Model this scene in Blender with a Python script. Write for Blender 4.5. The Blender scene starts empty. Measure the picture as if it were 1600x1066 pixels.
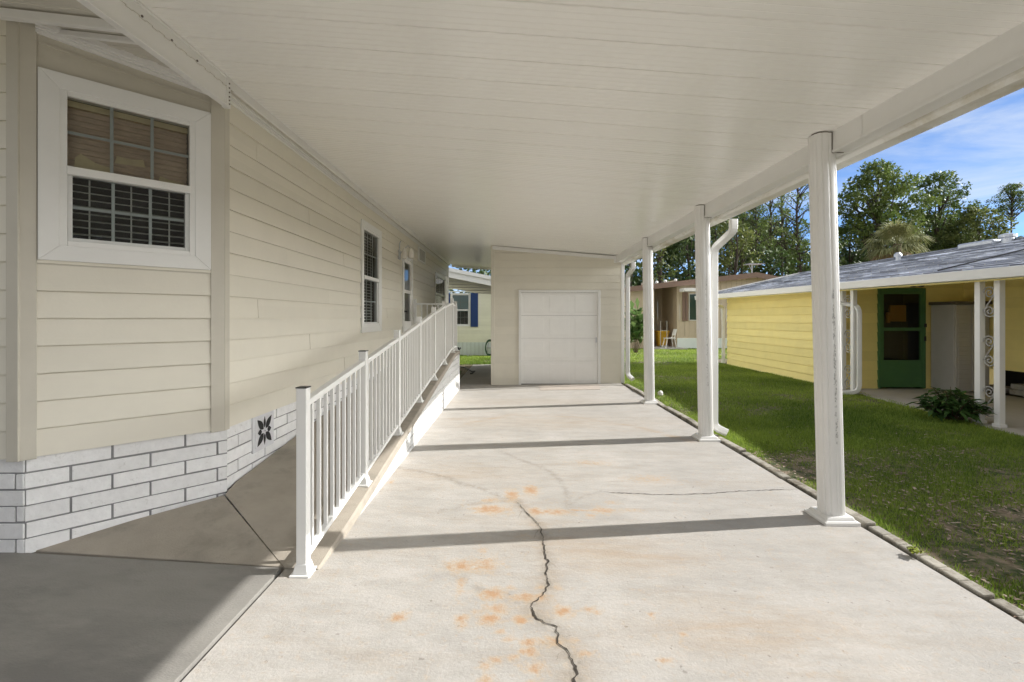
import bpy, bmesh, math, random
import numpy as np
from mathutils import Vector, Matrix, noise as mnoise

random.seed(7); rng = np.random.default_rng(7)
S = bpy.context.scene
COL = S.collection
F, CX, HY, CH = 720.0, 805.0, 497.0, 1.4      # survey of the place: focal px, vanishing point, eye height

# ------------------------------------------------------------------ helpers
def lin(*c):
    return tuple(((x/255)/12.92 if x/255 <= .04045 else ((x/255+.055)/1.055)**2.4) for x in c)

class MB:
    """collects faces; build() links them as one mesh object"""
    def __init__(s): s.v = []; s.f = []
    def face(s, *pts):
        n = len(s.v); s.v += [tuple(p) for p in pts]; s.f.append(tuple(range(n, n+len(pts)))); return s
    def mesh(s, vs, fs):
        n = len(s.v); s.v += [tuple(p) for p in vs]; s.f += [tuple(i+n for i in f) for f in fs]; return s
    def box(s, x0, y0, z0, x1, y1, z1):
        if x0 > x1: x0, x1 = x1, x0
        if y0 > y1: y0, y1 = y1, y0
        if z0 > z1: z0, z1 = z1, z0
        vs = [(x0,y0,z0),(x1,y0,z0),(x1,y1,z0),(x0,y1,z0),(x0,y0,z1),(x1,y0,z1),(x1,y1,z1),(x0,y1,z1)]
        return s.mesh(vs, [(3,2,1,0),(4,5,6,7),(0,1,5,4),(1,2,6,5),(2,3,7,6),(3,0,4,7)])
    def hexa(s, p):     # 8 points: bottom ring ccw, top ring ccw
        return s.mesh(p, [(3,2,1,0),(4,5,6,7),(0,1,5,4),(1,2,6,5),(2,3,7,6),(3,0,4,7)])
    def bar(s, a, b, w, h, up=(0,0,1)):
        a, b = Vector(a), Vector(b); d = (b-a).normalized(); up = Vector(up)
        x = d.cross(up)
        if x.length < 1e-4: x = d.cross(Vector((1,0,0)))
        x.normalize(); z = x.cross(d).normalized()
        x *= w/2; z *= h/2
        return s.hexa([a-x-z, a+x-z, b+x-z, b-x-z, a-x+z, a+x+z, b+x+z, b-x+z])
    def tube(s, path, r, n=8, caps=True, flat=None):
        path = [Vector(p) for p in path]; rs = r if isinstance(r, (list, tuple)) else [r]*len(path)
        up = Vector((0,0,1)); rings = []
        prevx = None
        for i, p in enumerate(path):
            d = (path[min(i+1, len(path)-1)] - path[max(i-1, 0)]).normalized()
            if prevx is None:
                x = d.cross(up)
                if x.length < .05: x = d.cross(Vector((0,1,0)))
            else:
                x = prevx - d*prevx.dot(d)
            x.normalize(); prevx = x; y = d.cross(x).normalized()
            ring = []
            for k in range(n):
                t = 2*math.pi*k/n; cx, cy = math.cos(t), math.sin(t)
                if flat:    # rounded rectangle
                    e = .35; cx = math.copysign(abs(cx)**e, cx)*flat[0]; cy = math.copysign(abs(cy)**e, cy)*flat[1]
                ring.append(p + (x*cx + y*cy)*rs[i])
            rings.append(ring)
        vs = [q for g in rings for q in g]; fs = []
        for i in range(len(rings)-1):
            for k in range(n):
                a, b = i*n+k, i*n+(k+1) % n
                fs.append((a, b, b+n, a+n))
        if caps: fs += [tuple(range(n))[::-1], tuple(range((len(rings)-1)*n, len(rings)*n))]
        return s.mesh(vs, fs)
    def lathe(s, c, prof, n=16):
        vs = []; fs = []
        for (r, z) in prof:
            for k in range(n):
                t = 2*math.pi*k/n; vs.append((c[0]+r*math.cos(t), c[1]+r*math.sin(t), c[2]+z))
        for i in range(len(prof)-1):
            for k in range(n):
                a, b = i*n+k, i*n+(k+1) % n
                fs.append((a, b, b+n, a+n))
        fs += [tuple(range(n))[::-1], tuple(range((len(prof)-1)*n, len(prof)*n))]
        return s.mesh(vs, fs)
    def prism(s, poly, z0, z1):
        n = len(poly)
        vs = [(p[0], p[1], z0 if len(p) < 3 else p[2]-(z1-z0)) for p in poly] + [(p[0], p[1], z1 if len(p) < 3 else p[2]) for p in poly]
        return s.mesh(vs, [tuple(range(n))[::-1], tuple(range(n, 2*n))] + [(i, (i+1) % n, n+(i+1) % n, n+i) for i in range(n)])
    def build(s, name, mat, parent=None, bevel=0, smooth=False, label=None):
        root = parent
        off = Vector((0,0,0))
        while root is not None: off += root.location; root = root.parent
        me = bpy.data.meshes.new(name)
        me.from_pydata([(a-off.x, b-off.y, c-off.z) for a, b, c in s.v], [], s.f)
        me.validate()
        if mat: me.materials.append(mat)
        if smooth:
            me.polygons.foreach_set('use_smooth', [True]*len(me.polygons))
        o = bpy.data.objects.new(name, me); COL.objects.link(o)
        if parent: o.parent = parent
        if bevel:
            m = o.modifiers.new('edge', 'BEVEL'); m.width = bevel; m.segments = 2; m.limit_method = 'ANGLE'
        if label: o['label'] = label
        return o

def npmesh(name, V, Fq, mat, parent=None, k=4):
    """fast mesh from numpy: V (n,3), Fq (m,k)"""
    off = np.zeros(3); r = parent
    while r is not None: off += np.array(r.location); r = r.parent
    V = (V-off).astype(np.float32)
    me = bpy.data.meshes.new(name)
    me.vertices.add(len(V)); me.vertices.foreach_set('co', V.ravel())
    m = len(Fq); me.loops.add(m*k); me.loops.foreach_set('vertex_index', Fq.astype(np.int32).ravel())
    me.polygons.add(m); me.polygons.foreach_set('loop_start', np.arange(0, m*k, k, dtype=np.int32))
    me.polygons.foreach_set('loop_total', np.full(m, k, dtype=np.int32))
    me.update(calc_edges=True); me.materials.append(mat)
    o = bpy.data.objects.new(name, me); COL.objects.link(o)
    if parent: o.parent = parent
    return o

def tag(o, label=None, cat=None, group=None, kind=None):
    if label: o['label'] = label
    if cat: o['category'] = cat
    if group: o['group'] = group
    if kind: o['kind'] = kind
    return o
def thing(name, label, cat, loc=(0,0,0), group=None):
    o = bpy.data.objects.new(name, None); COL.objects.link(o); o.location = loc; o.empty_display_size = .2
    return tag(o, label, cat, group)
def struct(o): o['kind'] = 'structure'; return o

# ------------------------------------------------------------------ materials
def M(name, col, rough=.5, var=.08, scale=6, bump=0., bscale=80, metal=0, spec=.5, col2=None, c2scale=1.5, c2amt=.5, stretch=(1,1,1), coat=0, rvar=.05):
    m = bpy.data.materials.new(name); m.use_nodes = True
    nt = m.node_tree; N = nt.nodes; L = nt.links
    b = N['Principled BSDF']; b.inputs['Roughness'].default_value = rough
    b.inputs['Metallic'].default_value = metal; b.inputs['Specular IOR Level'].default_value = spec
    b.inputs['Coat Weight'].default_value = coat
    tc = N.new('ShaderNodeTexCoord'); mp = N.new('ShaderNodeMapping'); mp.inputs['Scale'].default_value = stretch
    L.new(tc.outputs['Object'], mp.inputs['Vector'])
    n1 = N.new('ShaderNodeTexNoise'); n1.inputs['Scale'].default_value = scale; n1.inputs['Detail'].default_value = 8; n1.inputs['Roughness'].default_value = .65
    L.new(mp.outputs['Vector'], n1.inputs['Vector'])
    mx = N.new('ShaderNodeMix'); mx.data_type = 'RGBA'
    mx.inputs['A'].default_value = tuple(max(0, c*(1-2*var)) for c in col)+(1,)
    mx.inputs['B'].default_value = tuple(min(1, c*(1+2*var)) for c in col)+(1,)
    L.new(n1.outputs['Fac'], mx.inputs['Factor'])
    out = mx.outputs['Result']
    if col2:
        n2 = N.new('ShaderNodeTexNoise'); n2.inputs['Scale'].default_value = c2scale; n2.inputs['Detail'].default_value = 10; n2.inputs['Roughness'].default_value = .7
        L.new(mp.outputs['Vector'], n2.inputs['Vector'])
        r = N.new('ShaderNodeMapRange'); r.inputs['From Min'].default_value = 1-c2amt-.08; r.inputs['From Max'].default_value = 1-c2amt+.08
        L.new(n2.outputs['Fac'], r.inputs['Value'])
        m2 = N.new('ShaderNodeMix'); m2.data_type = 'RGBA'; m2.inputs['B'].default_value = tuple(col2)+(1,)
        L.new(r.outputs['Result'], m2.inputs['Factor']); L.new(out, m2.inputs['A']); out = m2.outputs['Result']
    L.new(out, b.inputs['Base Color'])
    rr = N.new('ShaderNodeMapRange'); rr.inputs['To Min'].default_value = max(.02, rough-rvar); rr.inputs['To Max'].default_value = min(1, rough+rvar)
    L.new(n1.outputs['Fac'], rr.inputs['Value']); L.new(rr.outputs['Result'], b.inputs['Roughness'])
    if bump:
        n3 = N.new('ShaderNodeTexNoise'); n3.inputs['Scale'].default_value = bscale; n3.inputs['Detail'].default_value = 6
        L.new(mp.outputs['Vector'], n3.inputs['Vector'])
        bp = N.new('ShaderNodeBump'); bp.inputs['Strength'].default_value = bump; bp.inputs['Distance'].default_value = .004
        L.new(n3.outputs['Fac'], bp.inputs['Height']); L.new(bp.outputs['Normal'], b.inputs['Normal'])
    return m

def leafmat(name, c1, c2, scale=.35, trans=.3, rough=.55):
    m = bpy.data.materials.new(name); m.use_nodes = True
    nt = m.node_tree; N = nt.nodes; L = nt.links
    b = N['Principled BSDF']; out = N['Material Output']
    g = N.new('ShaderNodeNewGeometry'); tc = N.new('ShaderNodeTexCoord')
    n1 = N.new('ShaderNodeTexNoise'); n1.inputs['Scale'].default_value = scale; n1.inputs['Detail'].default_value = 3
    L.new(tc.outputs['Object'], n1.inputs['Vector'])
    a = N.new('ShaderNodeMath'); a.operation = 'MULTIPLY_ADD'; a.inputs[1].default_value = .55; L.new(g.outputs['Random Per Island'], a.inputs[0])
    r = N.new('ShaderNodeMapRange'); r.inputs['From Min'].default_value = .35; r.inputs['From Max'].default_value = .65; r.inputs['To Max'].default_value = .45
    L.new(n1.outputs['Fac'], r.inputs['Value']); L.new(r.outputs['Result'], a.inputs[2])
    mx = N.new('ShaderNodeMix'); mx.data_type = 'RGBA'; mx.inputs['A'].default_value = tuple(c1)+(1,); mx.inputs['B'].default_value = tuple(c2)+(1,)
    L.new(a.outputs[0], mx.inputs['Factor'])
    L.new(mx.outputs['Result'], b.inputs['Base Color']); b.inputs['Roughness'].default_value = rough; b.inputs['Specular IOR Level'].default_value = .35
    t = N.new('ShaderNodeBsdfTranslucent'); L.new(mx.outputs['Result'], t.inputs['Color'])
    ms = N.new('ShaderNodeMixShader'); ms.inputs['Fac'].default_value = trans
    L.new(b.outputs['BSDF'], ms.inputs[1]); L.new(t.outputs['BSDF'], ms.inputs[2]); L.new(ms.outputs['Shader'], out.inputs['Surface'])
    return m

def glassmat(name, tint=(.75,.8,.8), ior=1.5):
    m = bpy.data.materials.new(name); m.use_nodes = True
    nt = m.node_tree; N = nt.nodes; L = nt.links; N.remove(N['Principled BSDF'])
    t = N.new('ShaderNodeBsdfTransparent'); t.inputs['Color'].default_value = tint+(1,)
    g = N.new('ShaderNodeBsdfGlossy'); g.inputs['Roughness'].default_value = .02
    f = N.new('ShaderNodeFresnel'); f.inputs['IOR'].default_value = ior
    k = N.new('ShaderNodeMath'); k.operation = 'MULTIPLY_ADD'; k.inputs[1].default_value = 1.0; k.inputs[2].default_value = .0
    L.new(f.outputs['Fac'], k.inputs[0])
    ms = N.new('ShaderNodeMixShader'); L.new(k.outputs[0], ms.inputs['Fac']); L.new(t.outputs[0], ms.inputs[1]); L.new(g.outputs[0], ms.inputs[2])
    L.new(ms.outputs[0], N['Material Output'].inputs['Surface'])
    return m

mSiding  = M('beige_siding', (.73,.695,.60), .5, .035, 3, .08, 60, stretch=(1,1,1))
mTrimTan = M('tan_trim', (.56,.53,.455), .5, .05, 4)
mWhite   = M('white_aluminium', (.80,.795,.775), .38, .03, 5)
mSoffit  = M('beige_soffit', (.60,.575,.51), .5, .04, 5)
mWhiteD  = M('white_gutter', (.76,.75,.71), .45, .05, 6, col2=(.55,.51,.40), c2scale=2.2, c2amt=.42, stretch=(1,.8,1))
mPost    = M('white_column', (.80,.795,.775), .38, .03, 5)
mCeil    = M('ceiling_panel', (.90,.89,.855), .24, .008, 1.2, rvar=.01)
mWin     = M('white_vinyl', (.78,.78,.76), .4, .03, 5)
mSash    = M('sash_vinyl', (.66,.67,.66), .4, .03, 5)
mBrick   = M('white_painted_brick', (.80,.80,.805), .75, .07, 18, 1., 40, col2=(.55,.54,.53), c2scale=26, c2amt=.33)
mMortar  = M('grey_mortar', (.25,.25,.255), .9, .15, 20)
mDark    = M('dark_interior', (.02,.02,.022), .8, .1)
mBlack   = M('black_plastic', (.025,.025,.027), .45, .1)
mBlind   = M('dark_blind', (.62,.60,.56), .6, .1)
mShade   = M('woven_shade', (.72,.52,.40), .8, .25, 30, .4, 60, stretch=(.4,.4,3))
mPaper   = M('tan_paper', (.85,.66,.42), .8, .15, 8)
mGlass   = glassmat('window_glass')
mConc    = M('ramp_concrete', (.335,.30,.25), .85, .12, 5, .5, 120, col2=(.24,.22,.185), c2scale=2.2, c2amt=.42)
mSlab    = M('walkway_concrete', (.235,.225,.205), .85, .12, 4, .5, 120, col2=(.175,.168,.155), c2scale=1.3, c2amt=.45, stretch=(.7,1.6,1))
mPatio   = M('patio_concrete', (.45,.43,.40), .85, .08, 4, .4, 100)
mKerb    = M('edging_concrete', (.38,.355,.30), .9, .2, 14, 1., 70, col2=(.17,.14,.10), c2scale=5, c2amt=.44)
mDoorW   = M('white_door', (.86,.855,.835), .42, .03, 5)
mYel     = M('yellow_siding', (.87,.75,.30), .55, .05, 3, .1, 60)
mGreen   = M('green_door', (.06,.165,.058), .5, .10, 5)
mRoof    = M('grey_shingle', (.21,.23,.28), .5, .22, 9, .6, 60, col2=(.60,.63,.70), c2scale=2.6, c2amt=.45, stretch=(1.6,.45,1))
mTan     = M('tan_panel', (.55,.46,.33), .6, .06, 4)
mBrown   = M('brown_fascia', (.20,.13,.095), .6, .1, 6)
mPale    = M('pale_yellow_siding', (.83,.82,.66), .55, .04, 4)
mPaleSk  = M('pale_skirting', (.72,.78,.74), .55, .05, 4)
mNavy    = M('navy_shutter', (.02,.055,.19), .5, .1, 5)
mMetal   = M('galvanised_metal', (.55,.57,.6), .35, .1, 12, metal=.8)
mLocker  = M('grey_resin', (.44,.43,.41), .55, .06, 6)
mLockTop = M('dark_resin_lid', (.10,.09,.08), .5, .1, 6)
mBark    = M('bark', (.06,.047,.036), .9, .3, 6, .8, 14, stretch=(1,1,.35))
mBarkP   = M('palm_bark', (.17,.12,.08), .9, .3, 6, .8, 14)
mStone   = M('white_stone', (.72,.71,.68), .85, .1, 20, .8, 40)
mBrownLeaf = leafmat('fallen_leaf', (.16,.09,.06), (.60,.48,.38), 2, .1)
mOak     = leafmat('oak_leaf', (.04,.08,.022), (.17,.23,.06), .30, .28)
mPine    = leafmat('pine_needle', (.045,.095,.022), (.20,.25,.06), .28, .3)
mLight   = leafmat('light_leaf', (.05,.085,.022), (.19,.21,.06), .3, .35)
mDeep    = leafmat('dark_leaf', (.025,.058,.018), (.11,.16,.045), .3, .22)
mPalm    = leafmat('palm_frond', (.09,.12,.04), (.32,.32,.15), .6, .25)
mPalmDry = leafmat('dry_frond', (.20,.13,.065), (.36,.27,.14), .6, .2)
mShrub   = leafmat('shrub_leaf', (.026,.075,.016), (.09,.18,.04), 1.5, .22)
mBroad   = leafmat('broad_leaf', (.05,.13,.03), (.26,.36,.13), 1.5, .3)
mBlade   = leafmat('grass_blade', (.050,.125,.012), (.42,.54,.09), .55, .4, .6)
mWood    = M('dark_wood', (.09,.055,.035), .7, .2, 8)
mBulb    = M('white_globe', (.8,.8,.78), .3, .02)
mYellowP = M('yellow_plastic', (.75,.45,.03), .5, .05)
mHose    = M('green_hose', (.02,.08,.03), .5, .1)
mRubber  = M('black_cable', (.03,.03,.032), .6, .1)

# ------------------------------------------------------------------ ground heights
def clamp(a, lo, hi): return max(lo, min(hi, a))
def drive_z(x, y):
    zl = -.02*clamp((y-3)/7, 0, 1)
    zr = -.07 + .10*clamp((y-3.3)/6.4, -.25, 1.15)
    return zl + (zr-zl)*(x+1.1)/3.4
def edge_x(y): return 2.44 - .037*(y-3.3)
def lawn_z(x, y):
    e = edge_x(clamp(y, 0, 10)); z0 = drive_z(e, y) - .02
    t = clamp((x-e)/2.4, 0, 1); t = t*t*(3-2*t)
    return z0 + (-.005-z0)*t
def on_drive(px, py, lift=0):
    """point of the driveway surveyed at photo pixel px,py"""
    z = -.03
    for _ in range(6):
        Y = (CH-z)*F/(py-HY); X = (px-CX)*Y/F; z = drive_z(X, Y)
    return Vector((X, Y, z+lift))

# ---- ground: one sheet to the horizon
def g_axis(a, lo, hi, n, b):
    mid = np.linspace(lo, hi, n)
    return np.concatenate([np.array([-b, -b*.5, -b*.2, lo-30, lo-8])[np.array([-b, -b*.5, -b*.2, lo-30, lo-8]) < lo], mid, [hi+8, hi+30, b*.3, b*.6, b]])
gx = g_axis(0, -12, 14, 105, 400.); gy = g_axis(0, -18, 26, 177, 400.)
V = np.zeros((len(gx)*len(gy), 3))
k = 0
for yy in gy:
    for xx in gx:
        inside = (xx < edge_x(clamp(yy, 0, 10))+.02 and yy < 13.95 and xx > -9 and yy > -17)
        z = -.22 if inside else (lawn_z(xx, yy) if xx > 2 and yy < 12 else -.012)
        if yy >= 13.6 and xx < 2.5: z = -.03
        V[k] = (xx, yy, z); k += 1
nx = len(gx)
ii, jj = np.meshgrid(np.arange(len(gy)-1), np.arange(nx-1), indexing='ij')
a = (ii*nx+jj).ravel(); FQ = np.stack([a, a+1, a+nx+1, a+nx], 1)
mGround = M('lawn_soil', (.055,.075,.020), .95, .35, 30, 1., 60, col2=(.24,.185,.125), c2scale=9, c2amt=.50)
o = npmesh('ground', V, FQ, mGround); struct(o)

# ---- driveway with stains (a colour attribute holds rust / grime / scuff masks)
xs = np.concatenate([np.linspace(-1.28, 2.5, 300)]); ys = np.concatenate([np.linspace(-16, 1.2, 20)[:-1], np.linspace(1.2, 5.6, 400), np.linspace(5.6, 14.0, 140)[1:]])
GX, GY = np.meshgrid(xs, ys)
EX = 2.44-.037*(GY-3.3); GX = np.where(GX > EX, EX, GX)
cl = lambda a, lo, hi: np.clip(a, lo, hi)
ZL = -.02*cl((GY-3)/7, 0, 1); ZR = -.07+.10*cl((GY-3.3)/6.4, -.25, 1.15)
GZ = ZL+(ZR-ZL)*(GX+1.1)/3.4
rust = np.zeros_like(GX); grime = np.zeros_like(GX); scuff = np.zeros_like(GX)
def z2(x, y): return on_drive(600+x/2.762, 680+y/2.762)
spots = [(552,260,18,14,1),(635,238,18,13,1),(455,280,22,6,.8),(460,320,45,11,1),(655,330,16,10,1.1),(740,332,46,8,.9),(945,325,30,8,.9),(850,325,80,3,.7),
 (330,565,40,16,.95),(435,560,35,20,.8),(328,650,12,26,.7),(470,685,36,16,.95),(620,700,50,11,.95),(590,797,20,12,1.1),(455,795,26,18,.95),(335,797,20,18,.9),(62,785,22,12,1),
 (775,760,24,13,1.05),(885,753,20,7,.8),(920,762,11,6,.8),(1155,775,12,8,.8),(490,750,34,16,.75),(545,660,14,8,.7),(630,895,34,12,.9),(640,935,18,14,.95),(597,935,12,9,.9),
 (685,897,12,6,.9),(730,890,26,14,.8),(540,880,20,8,.75),(475,968,20,10,.95),(560,958,16,9,.95),(435,998,16,9,.7),(650,1000,26,16,.8),(820,885,14,8,.7),(865,942,28,9,.75),
 (1215,970,24,7,.65),(1295,862,10,7,.7),(440,1055,22,14,.75),(640,1062,16,10,.7),(425,500,15,7,.65),(750,660,10,6,.7),(670,655,14,8,.75),(985,290,18,4,.7),(895,348,12,5,.8),
 (1065,325,30,4,.6),(895,120,50,6,.6),(1150,190,60,10,.55),(30,203,8,5,.7),(500,850,16,8,.6),(400,762,12,7,.6),(390,578,22,5,.8)]
for (x, y, rx, ry, s) in spots:
    p = z2(x, y); q = z2(x+rx, y); r = z2(x, y+ry)
    ax = max(.012, abs(q.x-p.x)); ay = max(.012, abs(r.y-p.y))
    d = ((GX-p.x)/ax)**2 + ((GY-p.y)/ay)**2
    rust = np.maximum(rust, s*np.exp(-d*.30))
def segmask(tgt, pts, w, s):
    for p, q in zip(pts[:-1], pts[1:]):
        d = q-p; L2 = d.x**2+d.y**2+1e-9
        t = np.clip(((GX-p.x)*d.x+(GY-p.y)*d.y)/L2, 0, 1)
        dd = (GX-p.x-t*d.x)**2+(GY-p.y-t*d.y)**2
        np.maximum(tgt, s*np.exp(-dd/(w*w)), out=tgt)
zc = lambda L: [z2(*p) for p in L]
crack_main = [(570,283),(600,322),(625,345),(655,372),(675,405),(687,440),(680,462),(695,505),(710,550),(700,600),(708,650),(690,690),(655,722),(630,742),(640,765),(665,790),(700,812),(740,832),(757,865),(757,900),(775,930),(805,948),(825,980),(828,1010),(820,1066),(815,1120),(830,1200)]
segmask(grime, zc(crack_main), .045, .62)
segmask(scuff, zc(crack_main), .09, .5)
segmask(grime, zc([(60,140),(200,165),(280,185),(330,212),(400,222),(450,240),(505,265),(545,275)]), .03, .75)
segmask(grime, zc([(500,70),(600,110),(660,130),(720,160),(760,195),(790,245),(800,330)]), .03, .55)
segmask(grime, zc([(200,520),(270,570),(340,620),(420,670),(520,690),(620,742)]), .03, .55)
segmask(grime, zc([(250,325),(360,300),(480,285),(550,285)]), .03, .55)
segmask(grime, zc([(800,300),(860,265),(930,243)]), .02, .4)
segmask(scuff, [on_drive(x, y) for x, y in [(1080,690),(1000,668),(900,652),(800,648),(730,662)]], .07, .8)
segmask(scuff, [on_drive(x, y) for x, y in [(700,655),(850,660),(960,672)]], .05, .6)
for (px, py, rx, ry, s) in [(1180,985,160,40,.9),(980,870,130,24,.75),(900,845,160,18,.6),(1290,1040,120,30,.6),(700,740,130,14,.5),(880,660,190,9,.5),(820,628,150,5,.45)]:
    p = on_drive(px, py); q = on_drive(px+rx, py); r = on_drive(px, py+ry)
    d = ((GX-p.x)/(q.x-p.x))**2+((GY-p.y)/(r.y-p.y))**2
    scuff = np.maximum(scuff, s*np.exp(-d))
V = np.stack([GX, GY, GZ], -1).reshape(-1, 3); nx = len(xs)
ii, jj = np.meshgrid(np.arange(len(ys)-1), np.arange(nx-1), indexing='ij')
a = (ii*nx+jj).ravel(); FQ = np.stack([a, a+1, a+nx+1, a+nx], 1)
def drivemat():
    m = bpy.data.materials.new('driveway_concrete'); m.use_nodes = True
    nt = m.node_tree; N = nt.nodes; L = nt.links; b = N['Principled BSDF']; b.inputs['Roughness'].default_value = .75; b.inputs['Specular IOR Level'].default_value = .35
    tc = N.new('ShaderNodeTexCoord')
    def noise(sc, det=8, rough=.65, st=(1,1,1)):
        mp = N.new('ShaderNodeMapping'); mp.inputs['Scale'].default_value = st; L.new(tc.outputs['Object'], mp.inputs['Vector'])
        n = N.new('ShaderNodeTexNoise'); n.inputs['Scale'].default_value = sc; n.inputs['Detail'].default_value = det; n.inputs['Roughness'].default_value = rough
        L.new(mp.outputs['Vector'], n.inputs['Vector']); return n.outputs['Fac']
    def rng_(v, a, c, t0=0, t1=1):
        r = N.new('ShaderNodeMapRange'); r.inputs['From Min'].default_value = a; r.inputs['From Max'].default_value = c
        r.inputs['To Min'].default_value = t0; r.inputs['To Max'].default_value = t1; L.new(v, r.inputs['Value']); return r.outputs['Result']
    def mix(fac, A, B, mode='MIX'):
        x = N.new('ShaderNodeMix'); x.data_type = 'RGBA'; x.blend_type = mode
        if isinstance(fac, float): x.inputs['Factor'].default_value = fac
        else: L.new(fac, x.inputs['Factor'])
        for s_, v in (('A', A), ('B', B)):
            if isinstance(v, tuple): x.inputs[s_].default_value = v+(1,)
            else: L.new(v, x.inputs[s_])
        return x.outputs['Result']
    def math_(op, a, c):
        x = N.new('ShaderNodeMath'); x.operation = op
        for i, v in enumerate((a, c)):
            if isinstance(v, (int, float)): x.inputs[i].default_value = v
            else: L.new(v, x.inputs[i])
        return x.outputs[0]
    at = N.new('ShaderNodeAttribute'); at.attribute_name = 'wear'
    sp = N.new('ShaderNodeSeparateColor'); L.new(at.outputs['Color'], sp.inputs['Color'])
    big = noise(.8, 6); med = noise(5, 10, .7, (.6,1.6,1)); fine = noise(70, 6, .7); speck = noise(28, 3, .5)
    c = mix(rng_(big, .35, .65), DRIVE_A, DRIVE_B)
    c = mix(rng_(med, .42, .68, 0, .6), c, DRIVE_C)
    c = mix(rng_(noise(2.2, 10, .75, (.5,2.2,1)), .50, .66, 0, .55), c, (.36,.315,.26))
    c = mix(rng_(noise(1.6, 9, .7, (.6,1.8,1)), .55, .75, 0, .5), c, (.56,.53,.49))
    c = mix(rng_(fine, .35, .75, 0, .38), c, (.29,.275,.25))
    c = mix(rng_(noise(11, 10, .8, (.7,1.5,1)), .56, .70, 0, .42), c, (.30,.275,.235))
    c = mix(rng_(speck, .70, .74, 0, .55), c, (.16,.14,.12))
    streak = noise(3.2, 10, .75, (.35,2.4,1))
    sc = math_('MULTIPLY', sp.outputs['Blue'], rng_(streak, .35, .65))
    c = mix(math_('MULTIPLY', sc, .8), c, (.37,.265,.16))
    gm = math_('MULTIPLY', sp.outputs['Green'], rng_(noise(22, 8, .75), .38, .62))
    c = mix(math_('MULTIPLY', gm, .95), c, (.20,.18,.145))
    rn = math_('ADD', sp.outputs['Red'], rng_(noise(26, 8, .72), .25, .75, -.62, .62))
    c = mix(rng_(rn, .10, .60, 0, .52), c, (.47,.345,.22))
    c = mix(rng_(rn, .55, 1.05, 0, .70), c, (.40,.22,.10))
    L.new(c, b.inputs['Base Color'])
    bp = N.new('ShaderNodeBump'); bp.inputs['Strength'].default_value = .8; bp.inputs['Distance'].default_value = .004
    L.new(math_('ADD', fine, math_('MULTIPLY', med, 2.)), bp.inputs['Height']); L.new(bp.outputs['Normal'], b.inputs['Normal'])
    return m
DRIVE_A, DRIVE_B, DRIVE_C = (.49,.47,.44), (.40,.385,.36), (.31,.295,.27)
drv = npmesh('driveway', V, FQ, drivemat()); struct(drv)
ca = drv.data.color_attributes.new('wear', 'FLOAT_COLOR', 'POINT')
buf = np.stack([rust.ravel(), grime.ravel(), scuff.ravel(), np.ones(rust.size)], 1).astype(np.float32)
ca.data.foreach_set('color', buf.ravel())

def crack(pts, w0, w1, jit, name):
    m = MB(); P = []
    for p, q in zip(pts[:-1], pts[1:]):
        n = max(2, int((q-p).length/.012))
        for i in range(n): P.append(p.lerp(q, i/n))
    P.append(pts[-1]); L = []; R = []
    for i, p in enumerate(P):
        d = (P[min(i+1, len(P)-1)]-P[max(0, i-1)]); d.z = 0; d.normalize(); nrm = Vector((-d.y, d.x, 0))
        p = p + nrm*(mnoise.noise(p*22)*jit*1.2 + mnoise.noise(p*75)*jit*.7)
        w = (w0+(w1-w0)*i/len(P))*(.35+1.6*abs(mnoise.noise(p*13+Vector((3,1,0))))+.55*random.random()**2)
        w *= min(1, .15+i/14, .15+(len(P)-1-i)/14)
        L.append(p+nrm*w); R.append(p-nrm*w)
    for i in range(len(P)-1):
        m.face(*[(q.x, q.y, drive_z(q.x, q.y)+.0035) for q in (R[i], R[i+1], L[i+1], L[i])])
    o = m.build(name, bpy.data.materials.get('crack_shadow') or M('crack_shadow', (.045,.037,.03), .95, .4, 30)); return struct(o)
crack(zc(crack_main), .0024, .0042, .013, 'driveway_crack')
for br in ([(690,690),(705,720),(720,735)], [(757,865),(785,872),(812,868)], [(675,405),(655,425),(648,450)], [(710,550),(735,562),(748,580)], [(775,930),(755,948),(742,975)], [(600,322),(588,340),(580,365)]):
    crack(zc(br), .0022, .0008, .008, 'driveway_crack')
p3 = [z2(930,243), z2(990,250), z2(1060,252), z2(1160,257), z2(1260,258)] + [on_drive(1050+x/2.42, 560+y/2.42) for x, y in [(140,512),(260,503),(400,497),(490,497)]]
crack(p3, .004, .003, .008, 'driveway_crack')

# ---- walkway slab in front of the bay (left foreground)
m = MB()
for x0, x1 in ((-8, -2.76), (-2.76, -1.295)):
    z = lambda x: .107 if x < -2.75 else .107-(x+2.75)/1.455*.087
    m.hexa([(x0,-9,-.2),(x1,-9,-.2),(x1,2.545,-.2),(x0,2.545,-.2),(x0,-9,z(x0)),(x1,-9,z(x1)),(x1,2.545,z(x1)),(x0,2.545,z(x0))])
struct(m.build('walkway', mSlab, None))

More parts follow.
